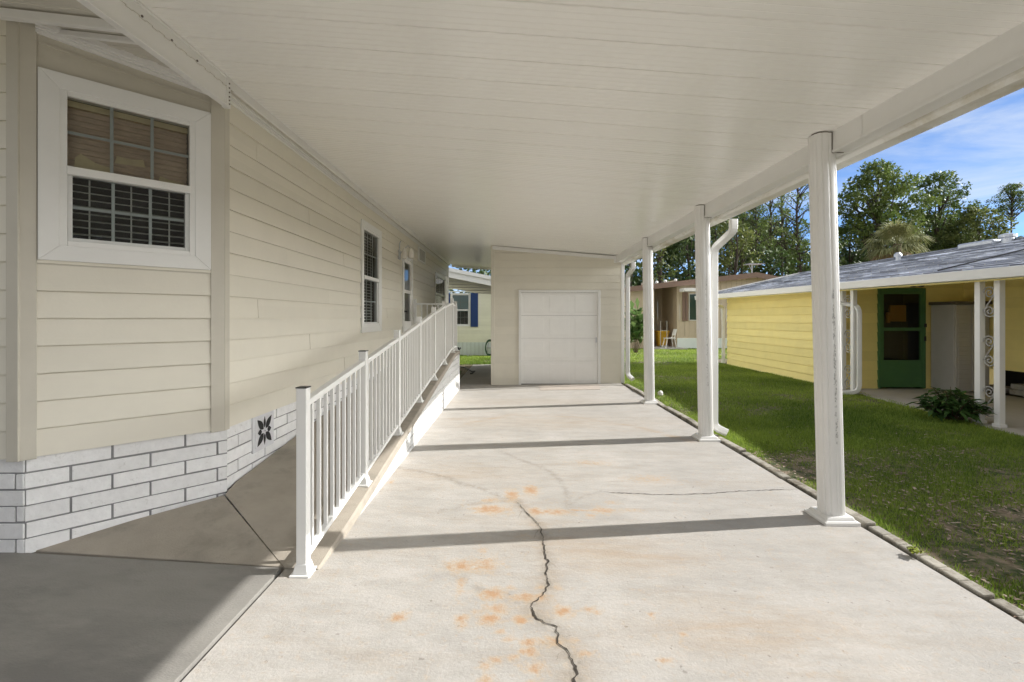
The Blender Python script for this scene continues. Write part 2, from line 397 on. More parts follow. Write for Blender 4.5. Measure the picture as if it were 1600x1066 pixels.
# ------------------------------------------------------------------ wall frames
def boards(mat, lo, hi):
    nt = mat.node_tree; N = nt.nodes; L = nt.links; b = N['Principled BSDF']
    g = N.new('ShaderNodeNewGeometry'); src = b.inputs['Base Color'].links[0].from_socket
    r = N.new('ShaderNodeMapRange'); r.inputs['To Min'].default_value = lo; r.inputs['To Max'].default_value = hi; L.new(g.outputs['Random Per Island'], r.inputs['Value'])
    h = N.new('ShaderNodeHueSaturation'); L.new(r.outputs['Result'], h.inputs['Value']); L.new(src, h.inputs['Color']); L.new(h.outputs['Color'], b.inputs['Base Color'])
boards(mSiding, .965, 1.03); boards(mYel, .94, 1.05); boards(mPale, .95, 1.03); boards(mBrick, .93, 1.06); boards(mKerb, .8, 1.15)
class Wall:
    def __init__(s, p0, u, n, L): s.p0 = Vector(p0+(0,)); s.u = Vector(u+(0,)).normalized(); s.n = Vector(n+(0,)).normalized(); s.L = L
    def at(s, u, z, d=0): p = s.p0+s.u*u+s.n*d; return (p.x, p.y, z)
    def box(s, m, u0, u1, z0, z1, d0, d1):
        a = s.at
        return m.hexa([a(u0,z0,d1),a(u1,z0,d1),a(u1,z0,d0),a(u0,z0,d0),a(u0,z1,d1),a(u1,z1,d1),a(u1,z1,d0),a(u0,z1,d0)])
def siding(w, z0, z1, course, holes=(), u0=0, u1=None, top=None, lips=(.013,), m=None, groove=.007, gd=.001, joints=0):
    """lapped boards, cut round openings; top(u) gives a sloping top edge"""
    m = m or MB(); u1 = w.L if u1 is None else u1; k = 0; z = z0
    while z < z1-1e-4:
        zt = min(z+course, z1); lip = lips[k % len(lips)]
        zg = zt-groove
        cuts = sorted({z, zg, zt} | {h for hh in holes for h in hh[2:4] if z < h < zt})
        for za, zb in zip(cuts[:-1], cuts[1:]):
            zm = (za+zb)/2; iv = [(u0, u1)]
            for (ha, hb, hc, hd) in holes:
                if hc < zm < hd:
                    iv = [p for (p0, p1) in iv for p in ((p0, min(p1, ha)), (max(p0, hb), p1)) if p[1]-p[0] > 1e-4]
            da = lip*(1-(za-z)/course)+.002; db = lip*(1-(zb-z)/course)+.002
            if zm > zg: da = db = -gd
            elif abs(zb-zg) < 1e-6 and not top:
                for (p, q) in iv: m.face(w.at(p,zb,db), w.at(q,zb,db), w.at(q,zb,-gd), w.at(p,zb,-gd))
            if joints and zm <= zg:
                o_ = (k*1.37+.9) % joints; js = [o_+joints*i for i in range(8)]
                iv2 = []
                for (p, q) in iv:
                    e = [p]+[j for j in js if p+.05 < j < q-.05]+[q]; iv2 += list(zip(e[:-1], e[1:]))
                for n_, (p, q) in enumerate(iv2):
                    t_ = .0022 if (n_+k) % 2 else 0
                    m.face(w.at(p,za,da-t_), w.at(q,za,da-t_), w.at(q,zb,db-t_), w.at(p,zb,db-t_))
                    m.face(w.at(q,za,da-.004), w.at(q,za,da+.0002), w.at(q,zb,db+.0002), w.at(q,zb,db-.004))
                    if za == z: m.face(w.at(p,za,-.012), w.at(q,za,-.012), w.at(q,za,da-t_), w.at(p,za,da-t_))
                continue
            for (p, q) in iv:
                if top:
                    tp, tq = top(p), top(q)
                    if za >= max(tp, tq): continue
                    A, B = (min(zb, tp), min(zb, tq))
                    if A <= za or B <= za:      # triangle piece
                        us = p+(q-p)*(tp-za)/(tp-tq)
                        if A <= za: m.face(w.at(us,za,da), w.at(q,za,da), w.at(q,B,db))
                        else: m.face(w.at(p,za,da), w.at(us,za,da), w.at(p,A,db))
                        continue
                    if A < zb or B < zb:
                        if abs(A-B) > 1e-5 and max(A, B) >= zb-1e-6:
                            us = p+(q-p)*(tp-zb)/(tp-tq)
                            pts = [w.at(p,za,da), w.at(q,za,da), w.at(q,B,db), w.at(us,zb,db), w.at(p,A,db)]
                            m.face(*pts); 
                            if za == z: m.face(w.at(p,za,0), w.at(q,za,0), w.at(q,za,da), w.at(p,za,da))
                            continue
                    m.face(w.at(p,za,da), w.at(q,za,da), w.at(q,B,db), w.at(p,A,db))
                else:
                    m.face(w.at(p,za,da), w.at(q,za,da), w.at(q,zb,db), w.at(p,zb,db))
                if za == z: m.face(w.at(p,za,-.012), w.at(q,za,-.012), w.at(q,za,da), w.at(p,za,da))
        z = zt; k += 1
    return m
def bricks(w, z1, rows, h=.091, length=.365, gap=.009, u0=0, u1=None, phase=0, zmin=None, inset=.0):
    mb = MB(); mm = MB(); u1 = w.L if u1 is None else u1
    for r in range(rows):
        zt = z1-r*h; zb = zt-h+gap
        off = (length/2 if (r+phase) % 2 else 0)
        u = u0-off
        while u < u1:
            a, b = max(u0, u+gap*.5), min(u1, u+length-gap*.5)
            if b-a > .015:
                d = .007+random.uniform(-.0025, .0025)-inset
                zj = random.uniform(-.0022, .0022)
                a2 = a if a == u0 else a+random.uniform(0, .002); b2 = b if b == u1 else b-random.uniform(0, .002)
                w.box(mb, a2, b2, zb+zj, zt-.0005+zj, -.02-inset, d)
            u += length
    return mb
def window(parent, w, u0, u1, z0, z1, casing=.09, rail=None, cols=3, rows=2, frame=.03, proud=.03, upper=None, name='window', mfr=None, lower_blind=True):
    fr = mfr or mWin
    m = MB(); c = casing
    # mitred casing
    for (A, B, C, D) in (((u0,z0),(u1,z0),(u1-c,z0+c),(u0+c,z0+c)), ((u1,z0),(u1,z1),(u1-c,z1-c),(u1-c,z0+c)), ((u1,z1),(u0,z1),(u0+c,z1-c),(u1-c,z1-c)), ((u0,z1),(u0,z0),(u0+c,z0+c),(u0+c,z1-c))):
        f = [w.at(A[0],A[1],proud), w.at(B[0],B[1],proud), w.at(C[0],C[1],proud-.006), w.at(D[0],D[1],proud-.006)]
        b = [w.at(p[0],p[1],-.02) for p in (A, B, C, D)]
        m.hexa(b+f)
    win = m.build(name, fr, parent, bevel=.003)
    i0, i1, j0, j1 = u0+c, u1-c, z0+c, z1-c
    m = MB(); g = frame
    w.box(m, i0-.004, i0+g, j0-.004, j1+.004, -.05, proud-.012); w.box(m, i1-g, i1+.004, j0-.004, j1+.004, -.05, proud-.012)
    w.box(m, i0+g, i1-g, j1-g, j1+.004, -.05, proud-.013); w.box(m, i0+g, i1-g, j0-.004, j0+g, -.05, proud-.013)
    r = rail or (j0+j1)/2
    w.box(m, i0+g-.003, i1-g+.003, r-.024, r+.024, -.045, proud-.005)
    m.build('frame', fr, win, bevel=.003)
    s = .022; m = MB()
    w.box(m, i0+g, i0+g+s, j0+g, r-.024, -.04, .002); w.box(m, i1-g-s, i1-g, j0+g, r-.024, -.04, .002)
    w.box(m, i0+g+s, i1-g-s, j0+g, j0+g+s, -.04, .001)
    m.build('lower_sash', mSash, win, bevel=.002)
    a0, a1 = i0+g, i1-g
    m = MB(); mw = .008
    for (zz0, zz1, d, e) in ((j0+g+s, r-.024, -.022, s), (r+.024, j1-g, -.008, 0)):
        for k in range(1, cols):
            u = a0+e+(a1-a0-2*e)*k/cols; w.box(m, u-mw, u+mw, zz0, zz1, d-.006, d-.001)
        for k in range(1, rows):
            z = zz0+(zz1-zz0)*k/rows; w.box(m, a0+e, a1-e, z-mw, z+mw, d-.0055, d-.0015)
    m.build('muntin', mSash, win)
    m = MB(); m.face(w.at(a0,r,-.006), w.at(a1,r,-.006), w.at(a1,j1-g,-.006), w.at(a0,j1-g,-.006))
    m.face(w.at(a0,j0+g,-.020), w.at(a1,j0+g,-.020), w.at(a1,r,-.020), w.at(a0,r,-.020)); m.build('glass', mGlass, win)
    m = MB(); z = j0+g+.01; zt = r if upper else j1-g
    while z < zt:
        m.hexa([w.at(a0,z,-.075),w.at(a1,z,-.075),w.at(a1,z+.012,-.115),w.at(a0,z+.012,-.115),w.at(a0,z+.003,-.075),w.at(a1,z+.003,-.075),w.at(a1,z+.015,-.115),w.at(a0,z+.015,-.115)]); z += .042
    for k in range(1, cols+1):
        u = a0+(a1-a0)*(k-.5)/cols; w.box(m, u-.004, u+.004, j0+g, zt, -.073, -.071)
    m.build('blind', mBlind, win)
    m = MB(); w.box(m, a0-.02, a1+.02, j0, j1, -.30, -.28); w.box(m, a0-.03, a0-.02, j0, j1, -.28, -.05); w.box(m, a1+.02, a1+.03, j0, j1, -.28, -.05); w.box(m, a0-.02, a1+.02, j1-.001, j1+.01, -.28, -.05); w.box(m, a0-.02, a1+.02, j0-.012, j0-.001, -.28, -.05)
    m.build('dark_room', mDark, win)
    if upper: upper(win, a0, a1, r, j1-g)
    return win

# ================================================================== the mobile home on the left
home = thing('mobile_home', 'beige lap sided mobile home on white brick skirting along the left of the carport', 'house', (-3, 6, 0))
WF = Wall((-7.5, 2.52), (1, 0), (0, -1), 4.78)
WB = Wall((-2.72, 2.52), (.686, .686), (.686, -.686), .970)
WS = Wall((-2.034, 3.206), (0, 1), (1, 0), 10.75)
ZS, ZT, CO = .63, 2.935, .154
y_ = lambda y: y-3.206
bayh = (.076, .894, 1.725, 2.795)
sideholes = [(y_(6.044), y_(6.93), 1.204, 2.70), (y_(8.25), y_(9.02), .5, 2.55), (y_(11.62), y_(13.25), 1.5, 2.56)]
siding(WF, ZS, 3.25, CO, lips=(.011,)).build('front_siding', mSiding, home)
siding(WB, ZS, 1.86, CO, [(.076-.01, .904, 1.725, 3)], lips=(.014, .014), groove=.007, gd=.004).build('bay_siding', mSiding, home)
m = MB()
WB.box(m, 0, .97, 1.70, 1.725, -.02, .004); WB.box(m, 0, .08, 1.725, 3.08, -.03, .004); WB.box(m, .89, .97, 1.725, 3.05, -.03, .004); WB.box(m, .08, .89, 2.79, 3.05, -.03, .004)
m.build('bay_panel', mTrimTan, home)
siding(WS, ZS, 3.0, CO, sideholes, lips=(.013, .007), groove=.006, gd=.002, joints=3.66).build('side_siding', mSiding, home)
# body that closes the house
m = MB()
m.face((-7.5,2.53,-.2),(-7.5,2.53,3.1),(-7.5,13.96,3.1),(-7.5,13.96,-.2)); m.face((-7.5,13.955,-.2),(-7.5,13.955,3.1),(-2.04,13.955,3.1),(-2.04,13.955,-.2))
m.build('rear_wall', mSiding, home)
# trims
m = MB(); WB.box(m, -.006, .072, ZS-.012, 3.08, .001, .019); m.build('corner_trim', mTrimTan, home, bevel=.002)
m = MB(); WF.box(m, 4.735, 4.80, ZS-.012, 3.08, .001, .019); m.build('corner_trim', mTrimTan, home, bevel=.002)
m = MB(); WB.box(m, .896, .976, ZS-.012, 2.99, .001, .019); m.build('corner_trim', mTrimTan, home, bevel=.002)
m = MB(); WS.box(m, -.008, .045, ZS-.012, 2.935, .001, .020); m.build('corner_trim', mTrimTan, home, bevel=.002)
m = MB(); WS.box(m, 10.66, 10.76, ZS-.012, 2.935, .001, .020); m.build('corner_trim', mTrimTan, home, bevel=.002)
def crown(w, u0, u1, z):
    m = MB()
    w.box(m, u0, u1, z, z+.026, .0, .013); w.box(m, u0, u1, z+.026, z+.042, .0, .020); w.box(m, u0, u1, z+.042, z+.062, .0, .027)
    return m
crown(WS, .0, 10.75, 2.928).build('crown_trim', mWhite, home, bevel=.004)
m = MB()
for z0, z1, d in ((0, .022, .020), (.022, .034, .034), (.034, .074, .050)):
    zz = lambda u, z: 2.992-.085*u+z
    a = WB.at; u0, u1 = .066, .95
    m.hexa([a(u0,zz(u0,z0),d),a(u1,zz(u1,z0),d),a(u1,zz(u1,z0),0),a(u0,zz(u0,z0),0),a(u0,zz(u0,z1),d),a(u1,zz(u1,z1),d),a(u1,zz(u1,z1),0),a(u0,zz(u0,z1),0)])
m.build('crown_trim', mWhite, home, bevel=.003)
m = MB(); a = WB.at; m.hexa([a(.08,2.935,.010),a(.89,2.868,.010),a(.89,2.868,.003),a(.08,2.935,.003),a(.08,2.946,.010),a(.89,2.879,.010),a(.89,2.879,.003),a(.08,2.946,.003)]); m.build('panel_bead', mTrimTan, home)
crown(WF, 0, 4.73, 3.03).build('crown_trim', mWhite, home)
# soffit with its ribs
sz = lambda x: 2.985+.11*(-2.03-x)
m = MB(); zs = 2.992; y = 3.22; prof = []
while y < 13.9:
    for dy, dz in ((0, 0), (.008, -.006), (.055, -.006), (.063, 0), (.10, 0)): prof.append((y+dy, zs+dz))
    y += .108
for (ya, za), (yb, zb) in zip(prof[:-1], prof[1:]): m.face((-2.3,ya,za),(-1.966,ya,za),(-1.966,yb,zb),(-2.3,yb,zb))
y = 1.55; prof = []
while y < 3.22:
    for dy, dz in ((0, 0), (.004, -.007), (.040, -.007), (.044, 0), (.075, 0)): prof.append((min(y+dy, 3.22), dz))
    y += .085
for (ya, da), (yb, db) in zip(prof[:-1], prof[1:]): m.face((-7.6,ya,sz(-4)+da),(-4,ya,sz(-4)+da),(-4,yb,sz(-4)+db),(-7.6,yb,sz(-4)+db)); m.face((-4,ya,sz(-4)+da),(-1.955,ya,sz(-1.955)+da),(-1.955,yb,sz(-1.955)+db),(-4,yb,sz(-4)+db))
m.build('soffit', mSoffit, home)
m = MB(); m.box(-7.6,1.50,2.97,-1.985,1.55,3.2); m.build('fascia', mWhite, home)
m = MB()
for ya, yb, d, hh in ((2.44, 2.475, .016, .05), (2.60, 2.625, .014, .03)):
    x0, x1 = -2.76, -1.985; m.hexa([(x0,ya,sz(x0)-d-hh),(x1,ya,sz(x1)-d-hh),(x1,yb,sz(x1)-d-hh),(x0,yb,sz(x0)-d-hh),(x0,ya,sz(x0)-d),(x1,ya,sz(x1)-d),(x1,yb,sz(x1)-d),(x0,yb,sz(x0)-d)])
m.build('soffit_trim', mWhite, home, bevel=.003)
m = MB(); m.hexa([(-8,1.4,3.25),(-1.99,1.4,3.12),(-1.99,14.3,3.12),(-8,14.3,3.25),(-8,1.4,3.85),(-1.99,1.4,3.2),(-1.99,14.3,3.2),(-8,14.3,3.85)]); m.build('roof', mRoof, home)
# brick skirting (mortar sheet behind the bricks)
ins = .026
BF = Wall((-7.5, 2.52+ins), (1, 0), (0, -1), 4.78+ins*.4); BB = Wall((-2.72+ins*.4, 2.52+ins), (.686, .686), (.686, -.686), .972); BS = Wall((-2.034-ins*.6, 3.206+ins*.4), (0, 1), (1, 0), 10.73)
mb = bricks(BF, ZS, 8, phase=1, u0=0); mb2 = bricks(BB, ZS, 8, u0=0, phase=0); mb3 = bricks(BS, ZS, 8, phase=0)
for q in (mb2, mb3): mb.mesh(q.v, q.f)
sk = mb.build('brick_skirting', mBrick, home, bevel=.003)
m = MB()
for w in (BF, BB, BS): m.face(w.at(0,-.2,0), w.at(w.L,-.2,0), w.at(w.L,ZS+.02,0), w.at(0,ZS+.02,0))
m.build('mortar', mMortar, sk)
# vent block with cut petals
va, vb, vz0, vz1 = y_(3.56), y_(3.87), .345, .636
m = MB(); BS.box(m, va, vb, vz0, vz1, -.01, .018); BS.box(m, va+.03, vb-.03, vz0+.03, vz1-.03, .0, .023)
vent = m.build('foundation_vent', M('white_vent', (.66,.66,.69), .7, .06, 20), home, bevel=.004)
m = MB(); cu, cz = (va+vb)/2, (vz0+vz1)/2
for ang, r0, r1, wd in ((45,.022,.150,.029),(135,.022,.150,.029),(225,.022,.150,.029),(315,.022,.150,.029),(0,.04,.10,.023),(180,.04,.10,.023),(90,.022,.118,.016),(270,.022,.118,.016)):
    c, s = math.cos(math.radians(ang)), math.sin(math.radians(ang)); pts = []
    for i in range(9):
        t = i/8; r = r0+(r1-r0)*t; h = wd*math.sin(math.pi*min(1, max(0, t))**.8)
        pts.append((r, h))
    poly = pts+[(r, -h) for r, h in pts[-2:0:-1]]
    m.face(*[BS.at(cu+r*c-h*s, cz+r*s+h*c, .0245) for r, h in poly])
m.build('vent_opening', mDark, vent)
m = MB(); p = BS.at(cu, cz, .03); m.lathe(p, [(.0,-.004),(.006,-.004),(.006,.004),(0,.004)], 8); m.build('screw', mMetal, vent)
# windows
def shade(win, a0, a1, z0, z1):
    m = MB(); n = 13
    for i in range(n):
        za, zb = z1-(z1-z0)*(i+1)/n, z1-(z1-z0)*i/n
        m.face(WB.at(a0,za,-.085), WB.at(a1,za,-.085), WB.at(a1,za+(zb-za)*.75,-.070), WB.at(a0,za+(zb-za)*.75,-.070))
        m.face(WB.at(a0,za+(zb-za)*.75,-.070), WB.at(a1,za+(zb-za)*.75,-.070), WB.at(a1,zb,-.085), WB.at(a0,zb,-.085))
    m.build('woven_shade', mShade, win)
    W_ = a1-a0; H = z1-z0
    for poly in ([(.05,.06),(.36,.05),(.35,.17),(.22,.20),(.10,.30),(.06,.24)], [(.36,.25),(.62,.27),(.60,.38),(.50,.35),(.38,.36)], [(.72,.04),(.98,.03),(.97,.12),(.85,.14),(.75,.18)]):
        m = MB(); m.face(*[WB.at(a0+W_*x, z0+H*y, -.062-.004*(i % 2)) for i, (x, y) in enumerate(poly)]); m.build('paper_strip', mPaper, win)
    m = MB(); WB.box(m, a0, a1, z1-.035, z1, -.10, -.055); m.build('head_rail', mPaper, win)
w1 = window(home, WB, *bayh, casing=.088, rail=2.25, upper=shade)
w2 = window(home, WS, sideholes[0][0], sideholes[0][1], 1.204, 2.70, casing=.085, rail=1.95)
w3 = window(home, WS, sideholes[2][0], sideholes[2][1], 1.5, 2.56, casing=.05, rail=2.02, cols=2, rows=1)
# entry door
d0, d1 = sideholes[1][0], sideholes[1][1]
m = MB(); WS.box(m, d0, d0+.07, .76, 2.55, -.04, .035); WS.box(m, d1-.07, d1, .76, 2.55, -.04, .035); WS.box(m, d0+.07, d1-.07, 2.48, 2.55, -.04, .034)
door = m.build('door', mWin, home, bevel=.004)
m = MB(); a, b = d0+.07, d1-.07
WS.box(m, a, a+.07, .78, 2.48, -.03, .02); WS.box(m, b-.07, b, .78, 2.48, -.03, .02); WS.box(m, a+.07, b-.07, 2.42, 2.48, -.03, .019); WS.box(m, a+.07, b-.07, 1.86, 1.92, -.03, .019); WS.box(m, a+.07, b-.07, .78, 1.34, -.03, .019)
m.build('storm_door', mDoorW, door, bevel=.003)
m = MB(); m.face(WS.at(a+.06,1.33,-.005), WS.at(b-.06,1.33,-.005), WS.at(b-.06,2.43,-.005), WS.at(a+.06,2.43,-.005)); m.build('glass', mGlass, door)
m = MB(); WS.box(m, a, b, .7, 2.5, -.3, -.12); m.build('dark_room', mDark, door)
m = MB(); m.tube([WS.at(a+.035,1.52,.02), WS.at(a+.035,1.52,.06), WS.at(a+.11,1.52,.06)], .014, 8); m.build('handle', mBlack, door)
# air vent and wall lamp
m = MB(); WS.box(m, y_(9.59), y_(10.36), 2.60, 2.90, -.01, .022); av = m.build('air_vent', mWin, home, bevel=.004)
m = MB()
for i in range(9): WS.box(m, y_(9.70), y_(10.25), 2.64+i*.026, 2.652+i*.026, .02, .027)
m.build('louvre', M('vent_louvre', (.34,.32,.28), .6), av)
yl = y_(8.02)
m = MB(); WS.box(m, yl-.05, yl+.05, 2.42, 2.58, 0, .03)
m.tube([WS.at(yl,2.52,.03), WS.at(yl,2.60,.10), WS.at(yl,2.66,.17), WS.at(yl,2.60,.22)], .009, 8)
m.tube([WS.at(yl,2.58,.02), WS.at(yl-.02,2.70,.03), WS.at(yl-.02,2.74,.05)], .008, 8)
lamp = m.build('wall_lamp', mMetal, home)
m = MB(); m.lathe(WS.at(yl,2.44,.22), [(.045,0),(.055,.03),(.05,.10),(.03,.16),(.012,.18)], 12); m.build('lamp_shade', M('frosted_glass', (.75,.72,.66), .25), lamp, smooth=True)
m = MB(); m.lathe(WS.at(yl-.12,2.42,.13), [(.04,0),(.05,.03),(.045,.10),(.025,.16),(.012,.18)], 12); m.build('lamp_shade', bpy.data.materials['frosted_glass'], lamp, smooth=True)

# ================================================================== access ramp
ramp = thing('access_ramp', 'concrete access ramp with white brick side wall rising to the side door', 'ramp', (-1.6, 5.8, 0))
def ro(y): return .129*clamp(y-2.56, 0, 5.9)
def ri(y): return ro(y)+.11*clamp(1-(y-3.2)/5.2, 0, 1)*(1 if y > 3.2 else 1)
rows_ = []
for y in [2.56, 2.72, 2.88, 3.04, 3.18]:
    t = (y-2.56)/.62; xi = -1.281+(-2.001+1.281)*t; rows_.append((y, xi, .012+(.18-.012)*t, ro(y)+.008*(1-t)))
for y in list(np.linspace(3.35, 9.07, 30)): rows_.append((float(y), -2.03, ri(y), ro(y)))
m = MB(); ng = 12
for (ya, xa, za, oa), (yb, xb, zb, ob) in zip(rows_[:-1], rows_[1:]):
    for k in range(ng):
        t0, t1 = k/ng, (k+1)/ng; L_ = lambda p, q, t: p+(q-p)*t
        m.face((L_(xa,-1.10,t0),ya,L_(za,oa,t0)), (L_(xa,-1.10,t1),ya,L_(za,oa,t1)), (L_(xb,-1.10,t1),yb,L_(zb,ob,t1)), (L_(xb,-1.10,t0),yb,L_(zb,ob,t0)))
for (ya, xa, za, oa), (yb, xb, zb, ob) in zip(rows_[:-1], rows_[1:]):   # nosing along the outer edge
    m.face((-1.10,ya,oa),(-1.088,ya,oa-.012),(-1.088,yb,ob-.012),(-1.10,yb,ob))
    m.face((-1.088,ya,oa-.012),(-1.088,ya,oa-.065),(-1.088,yb,ob-.065),(-1.088,yb,ob-.012))
    m.face((-1.088,ya,oa-.065),(-1.15,ya,oa-.065),(-1.15,yb,ob-.065),(-1.088,yb,ob-.065))
m.hexa([(-2.03,9.065,.68),(-1.088,9.065,.68),(-1.088,9.09,.68),(-2.03,9.09,.68),(-2.03,9.065,.755),(-1.088,9.065,.755),(-1.088,9.09,.755),(-2.03,9.09,.755)])
m.face((-1.288,2.56,.012),(-1.10,2.56,.008),(-1.10,2.56,-.2),(-1.288,2.56,-.2))
m.build('deck', mConc, ramp)
m = MB(); m.prism([(-2.745,2.570,.108),(-1.290,2.570,.012),(-2.010,3.180,.178)], 0, .12); m.build('flare_slab', mConc, ramp, bevel=.004)
RW = Wall((-1.105, 2.57), (0, 1), (1, 0), 6.49)
# side wall: white brick lower, following the slope
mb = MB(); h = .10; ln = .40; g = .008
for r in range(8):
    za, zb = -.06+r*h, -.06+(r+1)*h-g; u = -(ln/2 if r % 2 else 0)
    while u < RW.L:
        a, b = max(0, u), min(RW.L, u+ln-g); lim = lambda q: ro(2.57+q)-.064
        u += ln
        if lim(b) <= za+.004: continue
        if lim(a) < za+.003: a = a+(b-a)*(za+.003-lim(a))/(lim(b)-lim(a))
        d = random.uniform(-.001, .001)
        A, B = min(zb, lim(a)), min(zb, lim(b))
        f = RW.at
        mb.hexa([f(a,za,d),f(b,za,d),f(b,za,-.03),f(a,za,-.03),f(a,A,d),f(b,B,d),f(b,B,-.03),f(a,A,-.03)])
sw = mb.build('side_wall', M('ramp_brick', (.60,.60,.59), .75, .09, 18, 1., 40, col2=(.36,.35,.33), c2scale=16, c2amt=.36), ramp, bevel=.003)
m = MB(); n = 24
for i in range(n):
    a, b = RW.L*i/n, RW.L*(i+1)/n
    m.face(RW.at(a,-.15,-.012), RW.at(b,-.15,-.012), RW.at(b,max(-.1, ro(2.57+b)-.066),-.012), RW.at(a,max(-.1, ro(2.57+a)-.066),-.012))
m.build('mortar', M('pale_mortar', (.42,.42,.43), .9, .1, 20), sw)
EW = Wall((-1.095, 9.06), (-1, 0), (0, 1), .93)
m = MB(); EW.box(m, 0, .93, -.1, .68, -.10, 0); m.build('end_wall', mBrick, ramp)

# ================================================================== railing
rail = thing('ramp_railing', 'white aluminium railing with square balusters climbing the ramp edge', 'railing', (-1.163, 2.53, 0))
RX = -1.163
PY = [2.53, 3.53, 4.54, 5.56, 6.57, 7.52, 8.50, 9.0]
PT = [1.017, 1.145, 1.275, 1.41, 1.55, 1.665, 1.755, 1.72]
mRail = M('white_powdercoat', (.80,.80,.785), .34, .025, 5)
for i, (y, zt) in enumerate(zip(PY, PT)):
    hw = .0275; zb = ro(y)
    m = MB(); m.box(RX-hw, y-hw, zb+.002, RX+hw, y+hw, zt); p = m.build('post', mRail, rail, bevel=.003)
    m = MB(); m.box(RX-hw-.002, y-hw-.002, zt, RX+hw+.002, y+hw+.002, zt+.006); m.build('cap', mBlack if i < 2 else mRail, p)
    m = MB(); B = .055
    m.box(RX-B, y-B, zb-.004, RX+B, y+B, zb+.012)
    q = [(RX-B*.78,y-B*.78,zb+.012),(RX+B*.78,y-B*.78,zb+.012),(RX+B*.78,y+B*.78,zb+.012),(RX-B*.78,y+B*.78,zb+.012)]
    m.hexa(q+[(RX-hw-.004,y-hw-.004,zb+.062),(RX+hw+.004,y-hw-.004,zb+.062),(RX+hw+.004,y+hw+.004,zb+.062),(RX-hw-.004,y+hw+.004,zb+.062)])
    m.build('base_cover', mRail, p, bevel=.004)
TOP, BOT = .085, .085
for i in range(7):
    ya, yb = PY[i]+.0275, PY[i+1]-.0275
    ta, tb = PT[i]-TOP, PT[i+1]-TOP
    if i == 6: ta = tb = PT[7]-TOP+.01
    ba, bb = ro(PY[i])+BOT, ro(PY[i+1])+BOT
    m = MB(); m.bar((RX,ya,ta),(RX,yb,tb),.045,.035); m.build('top_rail', mRail, rail, bevel=.004)
    m = MB(); m.bar((RX,ya,ba),(RX,yb,bb),.038,.03); m.build('bottom_rail', mRail, rail, bevel=.004)
    nb = 9 if i < 6 else 4
    for k in range(nb):
        t = (k+1)/(nb+1); y = PY[i]+(PY[i+1]-PY[i])*t
        z0 = ba+(bb-ba)*t; z1 = ta+(tb-ta)*t
        m = MB(); m.box(RX-.010, y-.010, z0+.01, RX+.010, y+.010, z1-.01); m.build('baluster', mRail, rail)
lr = thing('landing_railing', 'short white railing across the far end of the ramp landing', 'railing', (-1.6, 9.0, .76))
m = MB(); m.box(-1.985,8.9725,.762,-1.93,9.0275,1.76); p = m.build('post', mRail, lr, bevel=.003)
m = MB(); m.box(-1.99,8.968,1.76,-1.925,9.032,1.767); m.build('cap', mRail, p)
m = MB(); m.bar((-1.93,9.0,1.672),(RX-.0275,9.0,1.672),.045,.035); m.build('top_rail', mRail, lr, bevel=.004)
m = MB(); m.bar((-1.93,9.0,.85),(RX-.0275,9.0,.85),.038,.03); m.build('bottom_rail', mRail, lr, bevel=.004)
for k in range(6):
    x = -1.93+(RX-.0275+1.93)*(k+1)/7
    m = MB(); m.box(x-.010,8.99,.86,x+.010,9.010,1.66); m.build('baluster', mRail, lr)
# cables
cab = MB()
for k in range(3):
    pts = []
    for i in range(15):
        t = i/14*math.pi*1.6+k; pts.append((-1.135+.045*math.cos(t)+.01*k, 9.035+.05*math.sin(t)*.4, .775+.012*k+.03*max(0, math.sin(t))))
    cab.tube(pts, .009, 6)
tag(cab.build('cable', mRubber), 'black cable coiled on the outer corner of the ramp landing', 'cable')
cab = MB(); cab.tube([(on_drive(x, y)+Vector((0,0,.015))) for x, y in [(707,571.5),(716,573),(726,575),(733,579),(738,582),(742,581),(738,584.5),(735,585)]], .016, 6)
tag(cab.build('cable', mRubber), 'black cable lying on the shaded concrete passage beside the shed', 'cable')

# ================================================================== carport
cp = thing('carport', 'white aluminium carport with ribbed flat ceiling on three fluted columns', 'carport', (2.3, 5, 0))
def bx(y): return 2.30-.024*(y-2)          # inner face of the beam
def bz(y): return 2.735-.003*(y-2)         # ceiling height at the beam
XL, ZL_ = -1.965, 3.046
Y0, Y1 = -1.6, 14.25
prof = []; y = Y0; k = 0
while y < Y1:
    # one pan: deep seam then shallow ribs
    prof += [(y, 0), (y+.004, .012), (y+.008, .012), (y+.012, 0)]
    for j in range(1, 5):
        c = y+.012+j*.0485; prof += [(c-.004, 0), (c, .0022), (c+.004, 0)]
    y += .252
m = MB(); nxs = 4
for (ya, da), (yb, db) in zip(prof[:-1], prof[1:]):
    xa, xb = bx(ya)+.10, bx(yb)+.10
    za, zb = bz(ya)-.10*.075+.003, bz(yb)-.10*.075+.003
    m.face((XL,ya,ZL_+da),(XL,yb,ZL_+db),(xb,yb,zb+db),(xa,ya,za+da))
m.build('ceiling_panel', mCeil, cp)
m = MB(); m.hexa([(XL-.35,Y0,ZL_+.08),(2.50,Y0,2.78),(2.20,Y1,2.76),(XL-.35,Y1,ZL_+.08),(XL-.35,Y0,ZL_+.15),(2.50,Y0,2.85),(2.20,Y1,2.83),(XL-.35,Y1,ZL_+.15)])
m.build('roof_deck', mWhite, cp)
m = MB(); m.hexa([(XL,Y1-.02,2.98),(2.2,Y1-.02,2.64),(2.2,Y1+.02,2.64),(XL,Y1+.02,2.98),(XL,Y1-.02,3.12),(2.2,Y1-.02,2.80),(2.2,Y1+.02,2.80),(XL,Y1+.02,3.12)])
m.hexa([(XL,Y0-.02,2.98),(2.3,Y0-.02,2.66),(2.3,Y0+.02,2.66),(XL,Y0+.02,2.98),(XL,Y0-.02,3.12),(2.3,Y0-.02,2.84),(2.3,Y0+.02,2.84),(XL,Y0+.02,3.12)])
